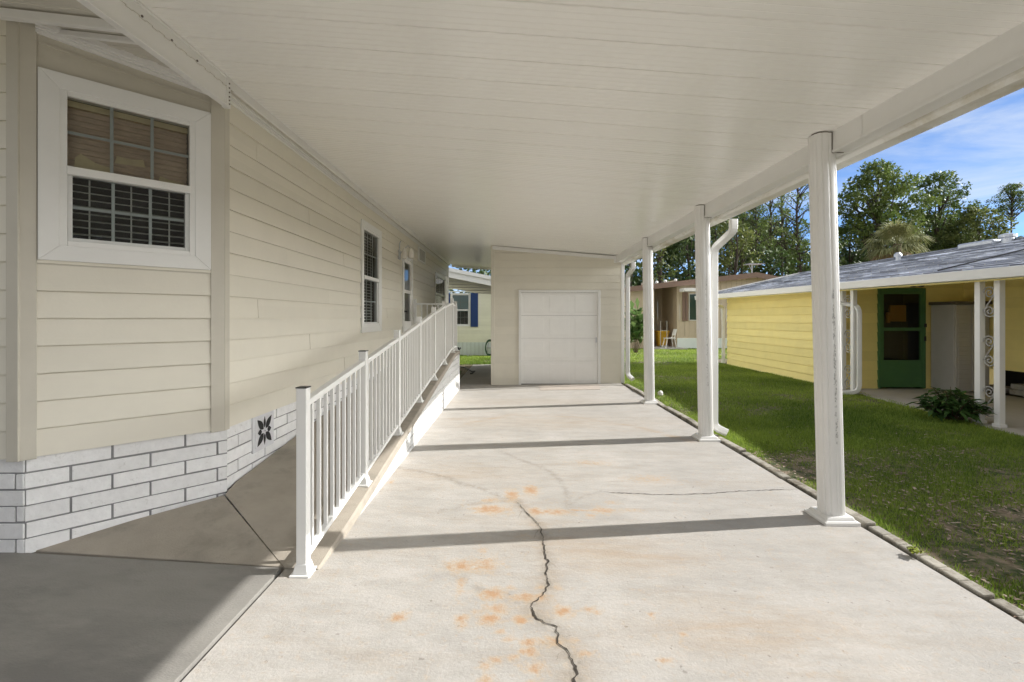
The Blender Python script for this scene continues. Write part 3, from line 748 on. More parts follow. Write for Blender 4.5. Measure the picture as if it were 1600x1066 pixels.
m.build('end_fascia', mWhite, cp)
# beam along the right, in two butted lengths
for ya, yb in ((Y0, 3.022), (3.026, 9.69), (9.72, Y1)):
    m = MB()
    P = []
    for y in (ya, yb): P.append([(bx(y),y,bz(y)-.145),(bx(y)+.115,y,bz(y)-.145),(bx(y)+.115,y,bz(y)+.02),(bx(y),y,bz(y)+.02)])
    m.hexa([P[0][0],P[0][1],P[1][1],P[1][0],P[0][3],P[0][2],P[1][2],P[1][3]])
    # small lip at the inner foot
    Q = [[(bx(y)-.006,y,bz(y)-.149),(bx(y)+.03,y,bz(y)-.149),(bx(y)+.03,y,bz(y)-.128),(bx(y)-.006,y,bz(y)-.128)] for y in (ya, yb)]
    m.hexa([Q[0][0],Q[0][1],Q[1][1],Q[1][0],Q[0][3],Q[0][2],Q[1][2],Q[1][3]])
    m.build('beam', mWhite, cp, bevel=.003)
m = MB()
P = []
for y in (Y0, 4.4, 9.7, Y1):
    x = bx(y)+.117; z = bz(y)
    P.append([(x,y,z+.03),(x,y,z-.16),(x+.02,y,z-.185),(x+.115,y,z-.19),(x+.15,y,z-.10),(x+.165,y,z-.03),(x+.165,y,z+.01),(x+.150,y,z+.01),(x+.13,y,z-.09),(x+.10,y,z-.17),(x+.02,y,z-.165),(x+.008,y,z-.14),(x+.008,y,z+.03)])
for A, B in zip(P[:-1], P[1:]):
    for k in range(13):
        k2 = (k+1) % 13; m.face(A[k], B[k], B[k2], A[k2])
m.face(*P[0]); m.face(*P[-1][::-1])
m.build('gutter', mWhiteD, cp)
# beam over the bay on the left
m = MB(); m.box(XL-.03,Y0,2.852,XL+.004,3.13,3.044); m.box(XL-.03,Y0,2.843,XL+.014,3.13,2.856); m.box(XL-.03,Y0,2.862+.17,XL+.016,3.13,3.0455)
lb = m.build('side_beam', mWhite, cp, bevel=.003)
m = MB(); m.box(XL-.03,3.128,2.835,XL+.012,3.165,3.044); m.build('beam_cap', mWhite, lb, bevel=.003)
m = MB()
for y in (.5,.8,1.1,1.4,1.7,1.95,2.2,2.42,2.63,2.84): m.tube([(XL+.002,y,2.985),(XL+.0085,y,2.985)], .0065, 8)
for z in (2.86,2.885,2.91,2.94,2.97,3.0): m.tube([(XL+.01,3.147,z),(XL+.016,3.147,z)], .0055, 8)
m.build('rivet', M('rivet_brown', (.10,.075,.06), .5), lb)
m = MB(); m.box(XL-.01,3.17,2.990,XL+.003,13.95,3.044); m.box(XL-.006,3.17,2.974,XL+.010,13.95,2.9945); m.box(XL-.008,Y0,3.0455,XL+.045,13.95,3.0505); m.build('wall_channel', mWhite, cp, bevel=.002)
# columns
def column(yc, xb, zb, lean, name='column'):
    m = MB(); n = 144; z1 = bz(yc)-.006; hw = .080
    def sect(cx, cy, z):
        out = []
        for k in range(n):
            t = 2*math.pi*k/n; c, s = math.cos(t), math.sin(t); e = .80
            x = math.copysign(abs(c)**e, c); y = math.copysign(abs(s)**e, s)
            fl = 1-.06*max(0, math.cos(t*12))**8
            out.append((cx+x*hw*fl, cy+y*hw*fl, z))
        return out
    rings = []
    H = z1-zb; zs_ = [zb+.045, zb+.7, zb+1.4, bz(yc)-.149]
    for z in zs_: rings.append(sect(xb-lean*(z-zb), yc, z))
    vs = [p for r in rings for p in r]; fs = []
    for i in range(len(rings)-1):
        for k in range(n): fs.append((i*n+k, i*n+(k+1) % n, (i+1)*n+(k+1) % n, (i+1)*n+k))
    fs.append(tuple(range((len(rings)-1)*n, len(rings)*n)))
    m.mesh(vs, fs)
    # upper half notched round the beam
    zt0 = zs_[-1]; cx = xb-lean*(zt0-zb); cut = bx(yc)-.004
    top = [(min(p[0], cut), p[1]) for p in sect(cx, yc, 0)]
    poly = []
    for p in top:
        if not poly or (abs(p[0]-poly[-1][0])+abs(p[1]-poly[-1][1])) > 1e-5: poly.append(p)
    m.prism(poly, zt0-.0005, bz(yc)+.002)
    col = m.build(name, mPost, cp)
    m = MB(); B = .125
    m.hexa([(xb-B,yc-B,zb-.01),(xb+B,yc-B,zb-.01),(xb+B,yc+B,zb-.01),(xb-B,yc+B,zb-.01),(xb-B,yc-B,zb+.022),(xb+B,yc-B,zb+.022),(xb+B,yc+B,zb+.022),(xb-B,yc+B,zb+.022)])
    b1 = .118; b2 = .094
    for (z0, z1_, r0, r1) in ((.022,.030,.118,.108),(.030,.052,.106,.092)):
        m.hexa([(xb-r0,yc-r0,zb+z0),(xb+r0,yc-r0,zb+z0),(xb+r0,yc+r0,zb+z0),(xb-r0,yc+r0,zb+z0),(xb-r1,yc-r1,zb+z1_),(xb+r1,yc-r1,zb+z1_),(xb+r1,yc+r1,zb+z1_),(xb-r1,yc+r1,zb+z1_)])
    m.build('base_plate', mPost, col, bevel=.006)
    # sealant line where the column meets ceiling and beam
    m = MB(); zc_ = bz(yc)-.002
    ring = [Vector((p[0], p[1], zc_-(p[0]-cx)*.075*0-.004)) for p in poly if p[0] < cut-.0005]
    m.tube([(cut+.002,yc-.082,zt0+.0)]+[(cut+.002,yc-.0805,zt0+(zc_-zt0)*t) for t in (.3,.7,1)], .0028, 5)
    m.tube([(cut+.002,yc-.0805,zt0),(cut+.085,yc-.0805,zt0)], .0028, 5)
    arc = sorted([p for p in poly if p[1] < yc and p[0] < cut-.0005], key=lambda p: -p[0])
    m.tube([(cut,yc-.0805,bz(yc)-.001)]+[(p[0]-.001,p[1]-.001,bz(yc)-.003+(cut-p[0])*.075) for p in arc], .003, 5)
    m.build('sealant', M('old_sealant', (.12,.095,.07), .9) if 'old_sealant' not in bpy.data.materials else bpy.data.materials['old_sealant'], col)
    return col
cols = [(1.20, 2.385, -.09, .022), (3.375, 2.315, -.069, .026), (5.47, 2.263, -.036, .017), (7.62, 2.222, -.006, .014)]
colobs = [column(y, x, z, l) for y, x, z, l in cols]
# chalky black wear along a flute of the two nearer columns
mWear = M('flaked_paint', (.47,.465,.455), .9, .3, 40)
for ci, (z0, z1, dens) in ((1, (.50, 1.60, 130)), (2, (.6, 1.9, 55))):
    y, x, zb, l = cols[ci]; m = MB()
    for i in range(dens):
        z = random.uniform(z0, z1); hh = random.uniform(.004, .018); wv = random.uniform(.0015, .0042)
        t = math.radians(-90)+random.gauss(0, .03); e = .80
        c, s = math.cos(t), math.sin(t)
        xx = x-l*(z-zb)+math.copysign(abs(c)**e, c)*.0805; yy = y+math.copysign(abs(s)**e, s)*.0805
        nrm = Vector((c, s, 0)); tan = Vector((-s, c, 0)); p = Vector((xx, yy, z))+nrm*.0008
        m.face(p-tan*wv, p+tan*wv-Vector((0,0,hh*.3)), p+tan*wv*.6+Vector((0,0,hh)), p-tan*wv*.7+Vector((0,0,hh*.8)))
    o_ = m.build('worn_paint', mWear, colobs[ci]); o_['kind'] = 'stuff'
# downspouts
def downspout(pts, r, name='downspout'):
    # rounds the corners of a polyline
    P = [Vector(p) for p in pts]; out = [P[0]]
    for a, b, c in zip(P[:-2], P[1:-1], P[2:]):
        d = min(.07, (a-b).length*.4, (c-b).length*.4); p, q = b+(a-b).normalized()*d, b+(c-b).normalized()*d
        for t in (0, .25, .5, .75, 1): out.append(p*(1-t)**2+b*2*t*(1-t)+q*t*t)
    out.append(P[-1])
    m = MB(); m.tube(out, r, 16, flat=(1, .8)); return m.build(name, mWhite, cp)
downspout([(2.50,5.28,2.53),(2.50,5.28,2.40),(2.415,5.60,2.24),(2.415,5.60,.08),(2.54,5.52,.02)], .042)
gx9 = bx(9.3)+.2
downspout([(2.33,9.1,2.50),(2.33,9.1,2.38),(2.33,9.55,2.28),(2.33,9.55,.22),(2.40,9.40,.15)], .042)

# ================================================================== shed
shed = thing('storage_shed', 'beige lap sided shed with white roll up door closing the end of the carport', 'shed', (.9, 9.7, 0))
SX0, SX1, SY = -.498, 2.285, 9.70
WH = Wall((SX0, SY), (1, 0), (0, -1), SX1-SX0)
topf = lambda u: 2.925-(2.925-2.705)*u/(2.115-SX0)
dh = (.072-SX0, 1.79-SX0, -.5, 1.985)
fz = lambda x: drive_z(x, SY)
siding(WH, .0-.02, 3.0, .155, [dh], u0=.06, u1=WH.L-.05, top=lambda u: topf(u)-.0, lips=(.009,), groove=.005, gd=.0).build('front_siding', mSiding, shed)
m = MB(); m.hexa([(SX0,SY+.003,-.1),(SX0+.002,SY+.003,-.1),(SX0+.002,13.9,-.1),(SX0,13.9,-.1),(SX0,SY+.003,2.93),(SX0+.002,SY+.003,2.93),(SX0+.002,13.9,2.93),(SX0,13.9,2.93)])
m.hexa([(SX1-.01,SY+.003,-.1),(SX1,SY+.003,-.1),(SX1,13.9,-.1),(SX1-.01,13.9,-.1),(SX1-.01,SY+.003,2.60),(SX1,SY+.003,2.60),(SX1,13.9,2.60),(SX1-.01,13.9,2.60)])
m.box(SX0,13.88,-.1,SX1,13.9,2.6); m.build('side_wall', mSiding, shed)
m = MB(); m.box(SX0-.012,SY-.018,-.03,SX0+.065,SY+.06,2.925); m.build('corner_trim', mTrimTan if False else mSiding, shed, bevel=.003)
m = MB(); m.box(SX1-.055,SY-.018,.03,SX1+.012,SY+.06,2.58); m.build('corner_trim', mWhite, shed, bevel=.003)
m = MB(); m.hexa([(SX0+.02,SY-.03,2.842),(2.10,SY-.03,2.630),(2.10,SY,2.630),(SX0+.02,SY,2.842),(SX0+.02,SY-.03,2.915),(2.10,SY-.03,2.700),(2.10,SY,2.700),(SX0+.02,SY,2.915)]); m.build('top_trim', mWhite, shed, bevel=.003)
m = MB(); m.box(2.075,SY-.05,2.56,2.15,SY+.0,2.71); m.build('trim_bracket', mWhite, shed, bevel=.003)
m = MB(); m.box(SX0,SY-.006,-.12,SX1,SY+.10,-.016+.012); m.build('sill', M('dark_sill', (.10,.08,.06), .9, .2, 20), shed)
# door frame and sectional door
m = MB(); a, b, zt = .072, 1.79, 1.985
m.box(a,SY-.035,-.01,a+.055,SY+.03,zt); m.box(b-.055,SY-.035,.0,b,SY+.03,zt); m.box(a+.055,SY-.034,zt-.05,b-.055,SY+.03,zt)
gd = m.build('door_frame', mWin, shed, bevel=.004)
m = MB(); a += .055; b -= .055; zt -= .052; z0 = .012; hgt = (zt-z0)/4; yd = SY+.012
for r in range(4):
    za, zb = z0+r*hgt+.0018, z0+(r+1)*hgt-.0018
    m.box(a,yd,za,b,yd+.03,zb)
    for c in range(3):
        wpan = (b-a)/3; ua, ub = a+c*wpan+.05, a+(c+1)*wpan-.05; pa, pb = za+.055, zb-.055
        # raised panel: groove then bevelled field
        o1 = [(ua,yd-.0005,pa),(ub,yd-.0005,pa),(ub,yd-.0005,pb),(ua,yd-.0005,pb)]
        k = .022; o2 = [(ua+k,yd-.0038,pa+k),(ub-k,yd-.0038,pa+k),(ub-k,yd-.0038,pb-k),(ua+k,yd-.0038,pb-k)]
        for i in range(4): m.face(o1[i], o1[(i+1) % 4], o2[(i+1) % 4], o2[i])
        m.face(*o2)
m.build('garage_door', mDoorW, shed, bevel=.002)
m = MB(); m.box(a,yd-.004,-.004,b,yd+.03,.014); m.build('door_seal', mBlack, shed)
m = MB(); m.box(b-.04,yd-.02,.88,b-.02,yd,.99); m.build('handle', mMetal, shed)
m = MB(); m.box(a-.1,SY+.05,-.1,b+.1,SY+.06,2.1); m.build('inner_wall', mDark, shed)
thr = MB(); p, q, r, s = on_drive(842, 602.5), on_drive(936, 601.5), on_drive(938, 609), on_drive(844, 610)
thr.prism([(v.x, v.y, v.z+.006) for v in (s, r, q, p)], 0, .012)
tag(thr.build('door_mat', M('worn_mat', (.42,.37,.325), .9, .1, 14)), 'worn pinkish flat mat lying before the white shed door', 'mat')

# ================================================================== edging blocks, stone
random.seed(21)
y = .9; i = 0
while y < 9.35:
    L_ = random.uniform(.62, .92); ye = min(y+L_, 9.45)
    x0, x1 = edge_x(y)+.02+random.uniform(-.012, .018), edge_x(ye)+.02+random.uniform(-.012, .018)
    za, zb = drive_z(x0, y)+random.uniform(.006, .042), drive_z(x1, ye)+random.uniform(.006, .042)
    m = MB(); n = 6; w = .075
    for k in range(n):
        t0, t1 = k/n, (k+1)/n-(.012 if k == n-1 else 0)
        f = lambda t: (x0+(x1-x0)*t, y+(ye-y)*t, za+(zb-za)*t)
        (ax, ay, az), (bx_, by, bz_) = f(t0), f(t1)
        m.hexa([(ax,ay,az-.16),(ax+w,ay,az-.16),(bx_+w,by,bz_-.16),(bx_,by,bz_-.16),(ax,ay,az),(ax+w,ay,az+.006),(bx_+w,by,bz_+.006),(bx_,by,bz_)])
    o = m.build('edging_block', mKerb, None, bevel=.010)
    tag(o, 'narrow grey concrete edging block set between the driveway and the lawn', 'edging', 'concrete edging blocks along the driveway')
    y = ye+random.uniform(.002, .014); i += 1
def rock(name, c, r, mat, lab, cat, seed=0):
    bm = bmesh.new(); bmesh.ops.create_icosphere(bm, subdivisions=3, radius=1)
    me = bpy.data.meshes.new(name)
    for v in bm.verts:
        d = 1+.22*mnoise.noise(v.co*1.6+Vector((seed,0,0))); v.co = Vector((v.co.x*r[0]*d, v.co.y*r[1]*d, v.co.z*r[2]*d))
    bm.to_mesh(me); bm.free(); me.materials.append(mat); o = bpy.data.objects.new(name, me); COL.objects.link(o); o.location = c
    return tag(o, lab, cat)
rock('stone', (2.63, 8.35, lawn_z(2.63, 8.35)+.04), (.05,.05,.055), mStone, 'small rounded white stone lying on the lawn beyond the farthest column', 'stone', 3)

# ================================================================== lawn
def noise_arr(P, sc, seed=0.):
    return np.array([mnoise.noise((x*sc+seed, y*sc-seed, 0)) for x, y in P])
def lawn_np(X, Y):
    Yc = np.clip(Y, 0, 10); E = 2.44-.037*(Yc-3.3)
    ZL = -.02*np.clip((Yc-3)/7, 0, 1); ZR = -.07+.10*np.clip((Yc-3.3)/6.4, -.25, 1.15)
    Z0 = ZL+(ZR-ZL)*(E+1.1)/3.4-.02
    T = np.clip((X-E)/2.4, 0, 1); T = T*T*(3-2*T); Z = Z0+(-.005-Z0)*T
    return np.where(Y < 12, Z, -.012)
bladesV, bladesF = [], []
def blades(n, x0, x1, y0, y1, h, w, keep, near=False):
    X = rng.uniform(x0, x1, n)
    Y = y0+(y1-y0)*rng.random(n)**(1.7 if near else 1.)
    P = np.stack([X, Y], 1); ok = keep(X, Y); P = P[ok]; X, Y = P[:, 0], P[:, 1]
    N_ = noise_arr(P, .8, 4.)+.6*noise_arr(P, 2.6, 9.)
    d = (X-2.4)/2.5-(Y-2.)/9
    thr = -.55 + .36*np.clip(1.15-(X-2.5)*.33-(Y-1.2)*.16, 0, 1)
    ok = N_+rng.normal(0, .22, len(X)) > thr
    X, Y, N_ = X[ok], Y[ok], N_[ok]; n = len(X)
    Z = lawn_np(X, Y)-.006
    az = rng.uniform(0, 2*np.pi, n); H = h*rng.uniform(.45, 1.25, n)*np.clip(1+.5*N_, .5, 1.5); W_ = w*rng.uniform(.6, 1.3, n)
    lx = np.cos(az)*H*rng.uniform(.1, .75, n); ly = np.sin(az)*H*rng.uniform(.1, .75, n)
    bx_, by = -np.sin(az)*W_/2, np.cos(az)*W_/2
    A = np.stack([X-bx_, Y-by, Z], 1); B = np.stack([X+bx_, Y+by, Z], 1); C = np.stack([X+lx, Y+ly, Z+H*.9], 1)
    base = sum(len(v) for v in bladesV)
    V_ = np.stack([A, B, C], 1).reshape(-1, 3); bladesV.append(V_)
    bladesF.append(np.arange(3*n).reshape(-1, 3)+base)
yk = lambda X, Y: (X > 2.44-.037*(np.clip(Y, 0, 10)-3.3)+.07) & ~((X > 6.42) & (Y > 8.6) & (Y < 14.2)) & (X < np.where(Y < 8.6, 5.15+.155*(Y), 6.45))
blades(300000, 2.4, 6.5, 1.0, 7.0, .040, .0075, yk, True)
blades(150000, 2.2, 6.5, 5.0, 14.3, .048, .012, lambda X, Y: yk(X, Y) | ((X > 2.35) & (Y > 9.8) & (X < 6.42)))
blades(60000, 2.0, 11, 14.0, 22, .06, .022, lambda X, Y: ~((X > 6) & (Y < 15.8)) & ~((X > 4.5) & (Y > 21.2)))
blades(26000, -4.5, 1.0, 14.0, 17.3, .06, .02, lambda X, Y: X < 2)
o = npmesh('grass', np.concatenate(bladesV), np.concatenate(bladesF), mBlade, None, 3); o['kind'] = 'stuff'
# dead leaves on the thin part of the lawn
n = 5200
X = 2.5+rng.random(n)**1.2*2.6; Y = 1.0+rng.random(n)**1.3*5.0
P = np.stack([X, Y], 1); ok = (noise_arr(P, 1.0, 22.)+rng.normal(0, .18, n) > -.02+.10*(X-2.5)) & (X < 5.2); X, Y = X[ok], Y[ok]; n = len(X)
Z = lawn_np(X, Y)+rng.uniform(.004, .022, n); az = rng.uniform(0, 6.28, n); L_ = rng.uniform(.010, .026, n); W_ = L_*rng.uniform(.3, .6, n); tz = rng.normal(0, .25, n)
ca_, sa_ = np.cos(az), np.sin(az)
V = np.stack([np.stack([X+ca_*L_, Y+sa_*L_, Z+tz*L_], 1), np.stack([X-sa_*W_, Y+ca_*W_, Z+.004], 1), np.stack([X-ca_*L_, Y-sa_*L_, Z-tz*L_*.3], 1), np.stack([X+sa_*W_, Y-ca_*W_, Z+.002], 1)], 1).reshape(-1, 3)
o = npmesh('fallen_leaves', V, np.arange(4*n).reshape(-1, 4), mBrownLeaf); o['kind'] = 'stuff'

# ------------------------------------------------------------------ foliage tools
def leafcloud(clumps, per, size, aspect=.5, up=.35, core=.45):
    Vs = []
    for (c, r) in clumps:
        n = int(per*(r[0]*r[1]*r[2])**(2/3)) if per > 0 else int(-per)
        d = rng.normal(size=(n, 3)); d /= np.linalg.norm(d, axis=1)[:, None]
        rad = core+(1-core)*rng.random(n)**.6
        rad *= 1+.22*np.sin(d[:, 0]*5+c[0])*np.cos(d[:, 1]*6+c[1])
        P = np.array(c)+d*rad[:, None]*np.array(r)
        nr = rng.normal(size=(n, 3)); nr[:, 2] += up*2; nr += d*.6; nr /= np.linalg.norm(nr, axis=1)[:, None]
        t = np.cross(nr, rng.normal(size=(n, 3))); t /= np.linalg.norm(t, axis=1)[:, None]; b = np.cross(nr, t)
        s = size*rng.uniform(.55, 1.35, n)[:, None]
        Vs.append(np.stack([P+t*s, P+b*s*aspect+t*s*.1, P-t*s, P-b*s*aspect+t*s*.1], 1))
    V = np.concatenate(Vs).reshape(-1, 3)
    return V, np.arange(len(V)).reshape(-1, 4)
def wood(base, top, r0, r1, limbs, mat, parent, wob=.25):
    base, top = Vector(base), Vector(top); m = MB(); P = []
    for i in range(9):
        t = i/8; p = base.lerp(top, t); s = math.sin(t*math.pi)
        P.append(p+Vector((mnoise.noise(p*.31+Vector((5,0,0)))*wob*s*2, mnoise.noise(p*.27)*wob*s*2, 0)))
    m.tube(P, [r0+(r1-r0)*(i/8)**.8 for i in range(9)], 9)
    for (c, t, rr) in limbs:
        i = min(7.99, t*8); k = int(i); s = P[k].lerp(P[k+1], i-k); c = Vector(c)
        mid = s.lerp(c, .5)+Vector((random.uniform(-.2,.2), random.uniform(-.2,.2), random.uniform(-.5,.25)))*((c-s).length*.18)
        q1 = s.lerp(mid, .5)+Vector((0,0,-.04)); q2 = mid.lerp(c, .5)
        m.tube([s, q1, mid, q2, c], [rr, rr*.82, rr*.62, rr*.45, rr*.2], 6)
    return m.build('trunk', mat, parent, smooth=True)
def W(px, py, Y): return Vector(((px-CX)*Y/F, Y, CH+(HY-py)*Y/F))
def broad_tree(name, label, px, top, width, Y, low, mat, seed, leaf=.17, n=26, dens=150, cat='tree', lean=0, clump=1., group=None):
    """crown given by the photo's survey: centre px, top py, width px at distance Y, lowest foliage py"""
    random.seed(seed)
    zt = CH+(HY-top)*Y/F; zl = CH+(HY-low)*Y/F; hw = width*.5*Y/F; x = (px-CX)*Y/F
    t = thing(name, label, cat, (x, Y, 0), group)
    cl = []
    for i in range(n):
        f = (i+.5)/n; z = zl+(zt-zl)*(.06+.88*f)
        prof_ = math.sin(math.pi*min(1, .18+.78*f))**.7
        a = i*2.4+random.uniform(-.5, .5); rr = hw*prof_*(random.uniform(.25, .88))
        r = random.uniform(.20, .36)*hw*(.75 if f > .8 else 1)*clump
        cl.append(((x+lean*f+math.cos(a)*rr, Y+math.sin(a)*rr*.8, min(z, zt-r*.6)), (r, r, r*random.uniform(.55, .8))))
    limbs = [(c[0], clamp((c[0][2]-random.uniform(.12,.3)*zt)/(zt*.95), .3, .96), .0075*zt*random.uniform(.5, .9)) for c in (cl[::2] if n < 50 else cl[::3])]
    wood((x, Y, -.1), (x+lean*.9, Y, zt-.8*hw*.3), .022*zt+.06, .03, limbs, mBark, t)
    V, Q = leafcloud(cl, dens, leaf)
    npmesh('crown', V, Q, mat, t)
    return t
def pine_tree(label, px, top, Y, crownlow, width, seed, mat=None, n=24, dens=120, leaf=.17, group=None, lean=0.):
    random.seed(seed); mat = mat or mPine
    zt = CH+(HY-top)*Y/F; zl = CH+(HY-crownlow)*Y/F; hw = width*.5*Y/F; x = (px-CX)*Y/F
    t = thing('pine_tree', label, 'pine tree', (x, Y, 0), group)
    cl = []
    for i in range(n):
        f = (i+random.random())/n; z = zl+(zt-zl)*f
        a = random.uniform(0, 6.283); reach = hw*(1-.45*f)*random.uniform(.2, 1.) if f < .9 else hw*.25
        r = random.uniform(.14, .26)*hw+.12
        cl.append(((x+lean*z/zt+math.cos(a)*reach, Y+math.sin(a)*reach, z+reach*.18), (r*1.15, r*1.15, r*.6)))
    limbs = [(c[0], clamp((c[0][2]-.12*zt*.5)/zt, .2, .97), .0036*zt) for c in cl]
    wood((x, Y, -.1), (x+lean, Y, zt-.2), .006*zt+.06, .04, limbs, mBark, t, .10)
    V, Q = leafcloud(cl, dens, leaf, .28, .2, .25)
    npmesh('crown', V, Q, mat, t)
    return t

# ================================================================== trees behind
G1 = 'trees standing behind the yellow house'
broad_tree('oak_tree', 'tall open crowned tree with sunlit top rising just right of the nearest column', 1372, 247, 156, 42, 385, mPine, 3, .15, 105, 235, clump=.62, group=G1)
broad_tree('oak_tree', 'tall ragged tree against the blue sky behind and right of the palm', 1468, 264, 130, 46, 410, mOak, 9, .15, 90, 235, clump=.64, group=G1)
broad_tree('oak_tree', 'rounded lower green tree at the right beside the thin lone pine', 1528, 320, 124, 43, 428, mLight, 12, .15, 70, 210, clump=.70, group=G1)
broad_tree('oak_tree', 'dark dense tree filling the gap under the tallest crown beside the column', 1330, 350, 110, 52, 450, mDeep, 15, .2, 30, 150, group=G1)
broad_tree('oak_tree', 'dark tree directly behind the palm crown', 1432, 345, 120, 53, 450, mDeep, 18, .2, 30, 150, group=G1)
broad_tree('oak_tree', 'low bushy tree showing just above the yellow house roof at the right edge', 1600, 398, 90, 40, 440, mOak, 23, .16, 18, 150, group=G1)
pine_tree('thin lone pine with a small flat crown against the sky at the far right', 1580, 292, 46, 336, 54, 31, mOak, 34, 420, .13)
pine_tree('bare trunked pine nearest the left side of the near column', 1246, 225, 40, 390, 80, 33, n=46, dens=150, leaf=.14, group='bare trunked pines in the wood')
pine_tree('bare trunked pine second from the near column', 1222, 235, 45, 385, 72, 35, n=42, dens=150, leaf=.14, group='bare trunked pines in the wood')
pine_tree('slender bare trunked pine in the middle of the gap between two columns', 1204, 250, 43, 392, 64, 37, n=40, dens=150, leaf=.14, group='bare trunked pines in the wood')
pine_tree('forked looking dark pine trunk above the roof aerial', 1187, 262, 39, 395, 72, 39, n=42, dens=150, leaf=.14, group='bare trunked pines in the wood', lean=-.4)
pine_tree('pine trunk with leafy sides just right of the upper downspout', 1160, 270, 44, 400, 84, 41, n=46, dens=150, leaf=.14, group='bare trunked pines in the wood')
pine_tree('pine half hidden behind the bend of the downspout', 1140, 290, 41, 400, 70, 43, n=40, dens=150, leaf=.14, group='bare trunked pines in the wood')
broad_tree('understory_tree', 'green understory tree with sunlit leaves right of the downspout', 1150, 340, 80, 36, 432, mLight, 51, .15, 26, 140)
broad_tree('understory_tree', 'dark understory tree below the bare pines', 1200, 385, 90, 37, 440, mDeep, 53, .16, 22, 160)
broad_tree('understory_tree', 'leafy understory tree pressed against the left edge of the near column', 1250, 372, 60, 38, 436, mOak, 55, .16, 20, 150)
broad_tree('broadleaf_tree', 'pale yellow green tree between the second and third columns', 1030, 355, 60, 31, 450, mLight, 61, .16, 26, 170)
broad_tree('broadleaf_tree', 'dark green tree behind the brown roofed house left of the second column', 1072, 350, 64, 36, 455, mDeep, 63, .17, 28, 170)
broad_tree('broadleaf_tree', 'dark tree seen between the shed corner and the third column', 985, 392, 60, 33, 460, mDeep, 65, .16, 22, 170)
broad_tree('broadleaf_tree', 'dark tree top just above the pale house roof between home and shed', 742, 405, 90, 31, 470, mDeep, 67, .15, 22, 170)
for i, (px, top, wd, Y, mt, sd, lab) in enumerate(((1176, 318, 74, 47, mOak, 71, 'green tree filling in behind the forked pine'), (1228, 322, 74, 49, mPine, 73, 'sunlit tree behind the two pines nearest the column'), (1118, 330, 64, 46, mLight, 75, 'light green tree just right of the second column'), (1296, 330, 60, 48, mOak, 77, 'tree half hidden by the near column on its right side'), (1500, 372, 90, 50, mOak, 79, 'low green tree filling in between palm and lone pine'))):
    broad_tree('broadleaf_tree', lab, px, top, wd, Y, 430, mt, sd, .17, 34, 150, clump=.85)
# far wood: reads as one mass
cl = []
random.seed(5)
for i in range(120):
    px = random.uniform(955, 1640); Y = random.uniform(56, 66); top = 384-26*math.sin(px*.018)-26*random.random()
    if px > 1500: top += 26
    p = W(px, top+random.uniform(0, 55), Y); r = random.uniform(1.3, 2.4)
    cl.append(((p.x, p.y, p.z), (r, r, r*.8)))
for i in range(60):
    px = random.uniform(960, 1640); p = W(px, 450, 58+random.random()*6); r = random.uniform(1.8, 2.8); cl.append(((p.x, p.y, p.z), (r, r, r)))
V, Q = leafcloud(cl, 60, .32); o = npmesh('far_wood', V, Q, mDeep); o['kind'] = 'stuff'
# palm
def palm(c, R_, label):
    t = thing('palm_tree', label, 'palm tree', (c[0], c[1], 0)); c = Vector(c)
    m = MB(); m.tube([(c.x,c.y,-.1),(c.x+.05,c.y,c.z*.5),(c.x,c.y,c.z)], [.2,.17,.19], 10); m.build('trunk', mBarkP, t, smooth=True)
    def fronds(n, lo, hi, droop, mat, name, sc=1):
        Vs = []
        for i in range(n):
            az = i*2.39996+rng.uniform(-.3, .3); el = rng.uniform(lo, hi); L_ = R_*1.08*rng.uniform(.75, 1.05)*sc
            d = np.array([math.cos(az)*math.cos(el), math.sin(az)*math.cos(el), math.sin(el)])
            hub = np.array(c)+d*L_*.52; hub[2] -= droop*L_*.12      # fan palm: leaflets radiate from the stalk's end
            a = np.array(c); side = np.cross(d, [0,0,1]); side /= np.linalg.norm(side)+1e-9; upv = np.cross(side, d)
            w = .02; Vs.append(np.stack([a-side*w, a+side*w, hub+side*w, hub-side*w]))
            for k in range(22):
                th = math.radians(-125+250*k/21)+rng.normal(0, .04)
                q = d*math.cos(th)+side*math.sin(th); ll = L_*.52*(1-.18*abs(th)/2.2)*rng.uniform(.85, 1.1)
                tip = hub+q*ll*.95; tip[2] -= ll*(.22+droop*.4)*rng.uniform(.6, 1.3); mid = hub+q*ll*.5+upv*ll*.05
                pw = np.cross(q, upv)*.028
                Vs.append(np.stack([hub, mid+pw, tip, mid-pw]))
        V = np.concatenate(Vs); npmesh(name, V, np.arange(len(V)).reshape(-1, 4), mat, t)
    fronds(46, -.35, 1.35, .5, mPalm, 'crown'); fronds(20, -1.15, -.4, 1.0, mPalmDry, 'dry_skirt', .9)
pc = W(1402, 382, 25)
palm((pc.x, pc.y, pc.z), 1.75, 'fan palm with a brownish dry skirt above the yellow house roof')
pc = W(1040, 425, 29)

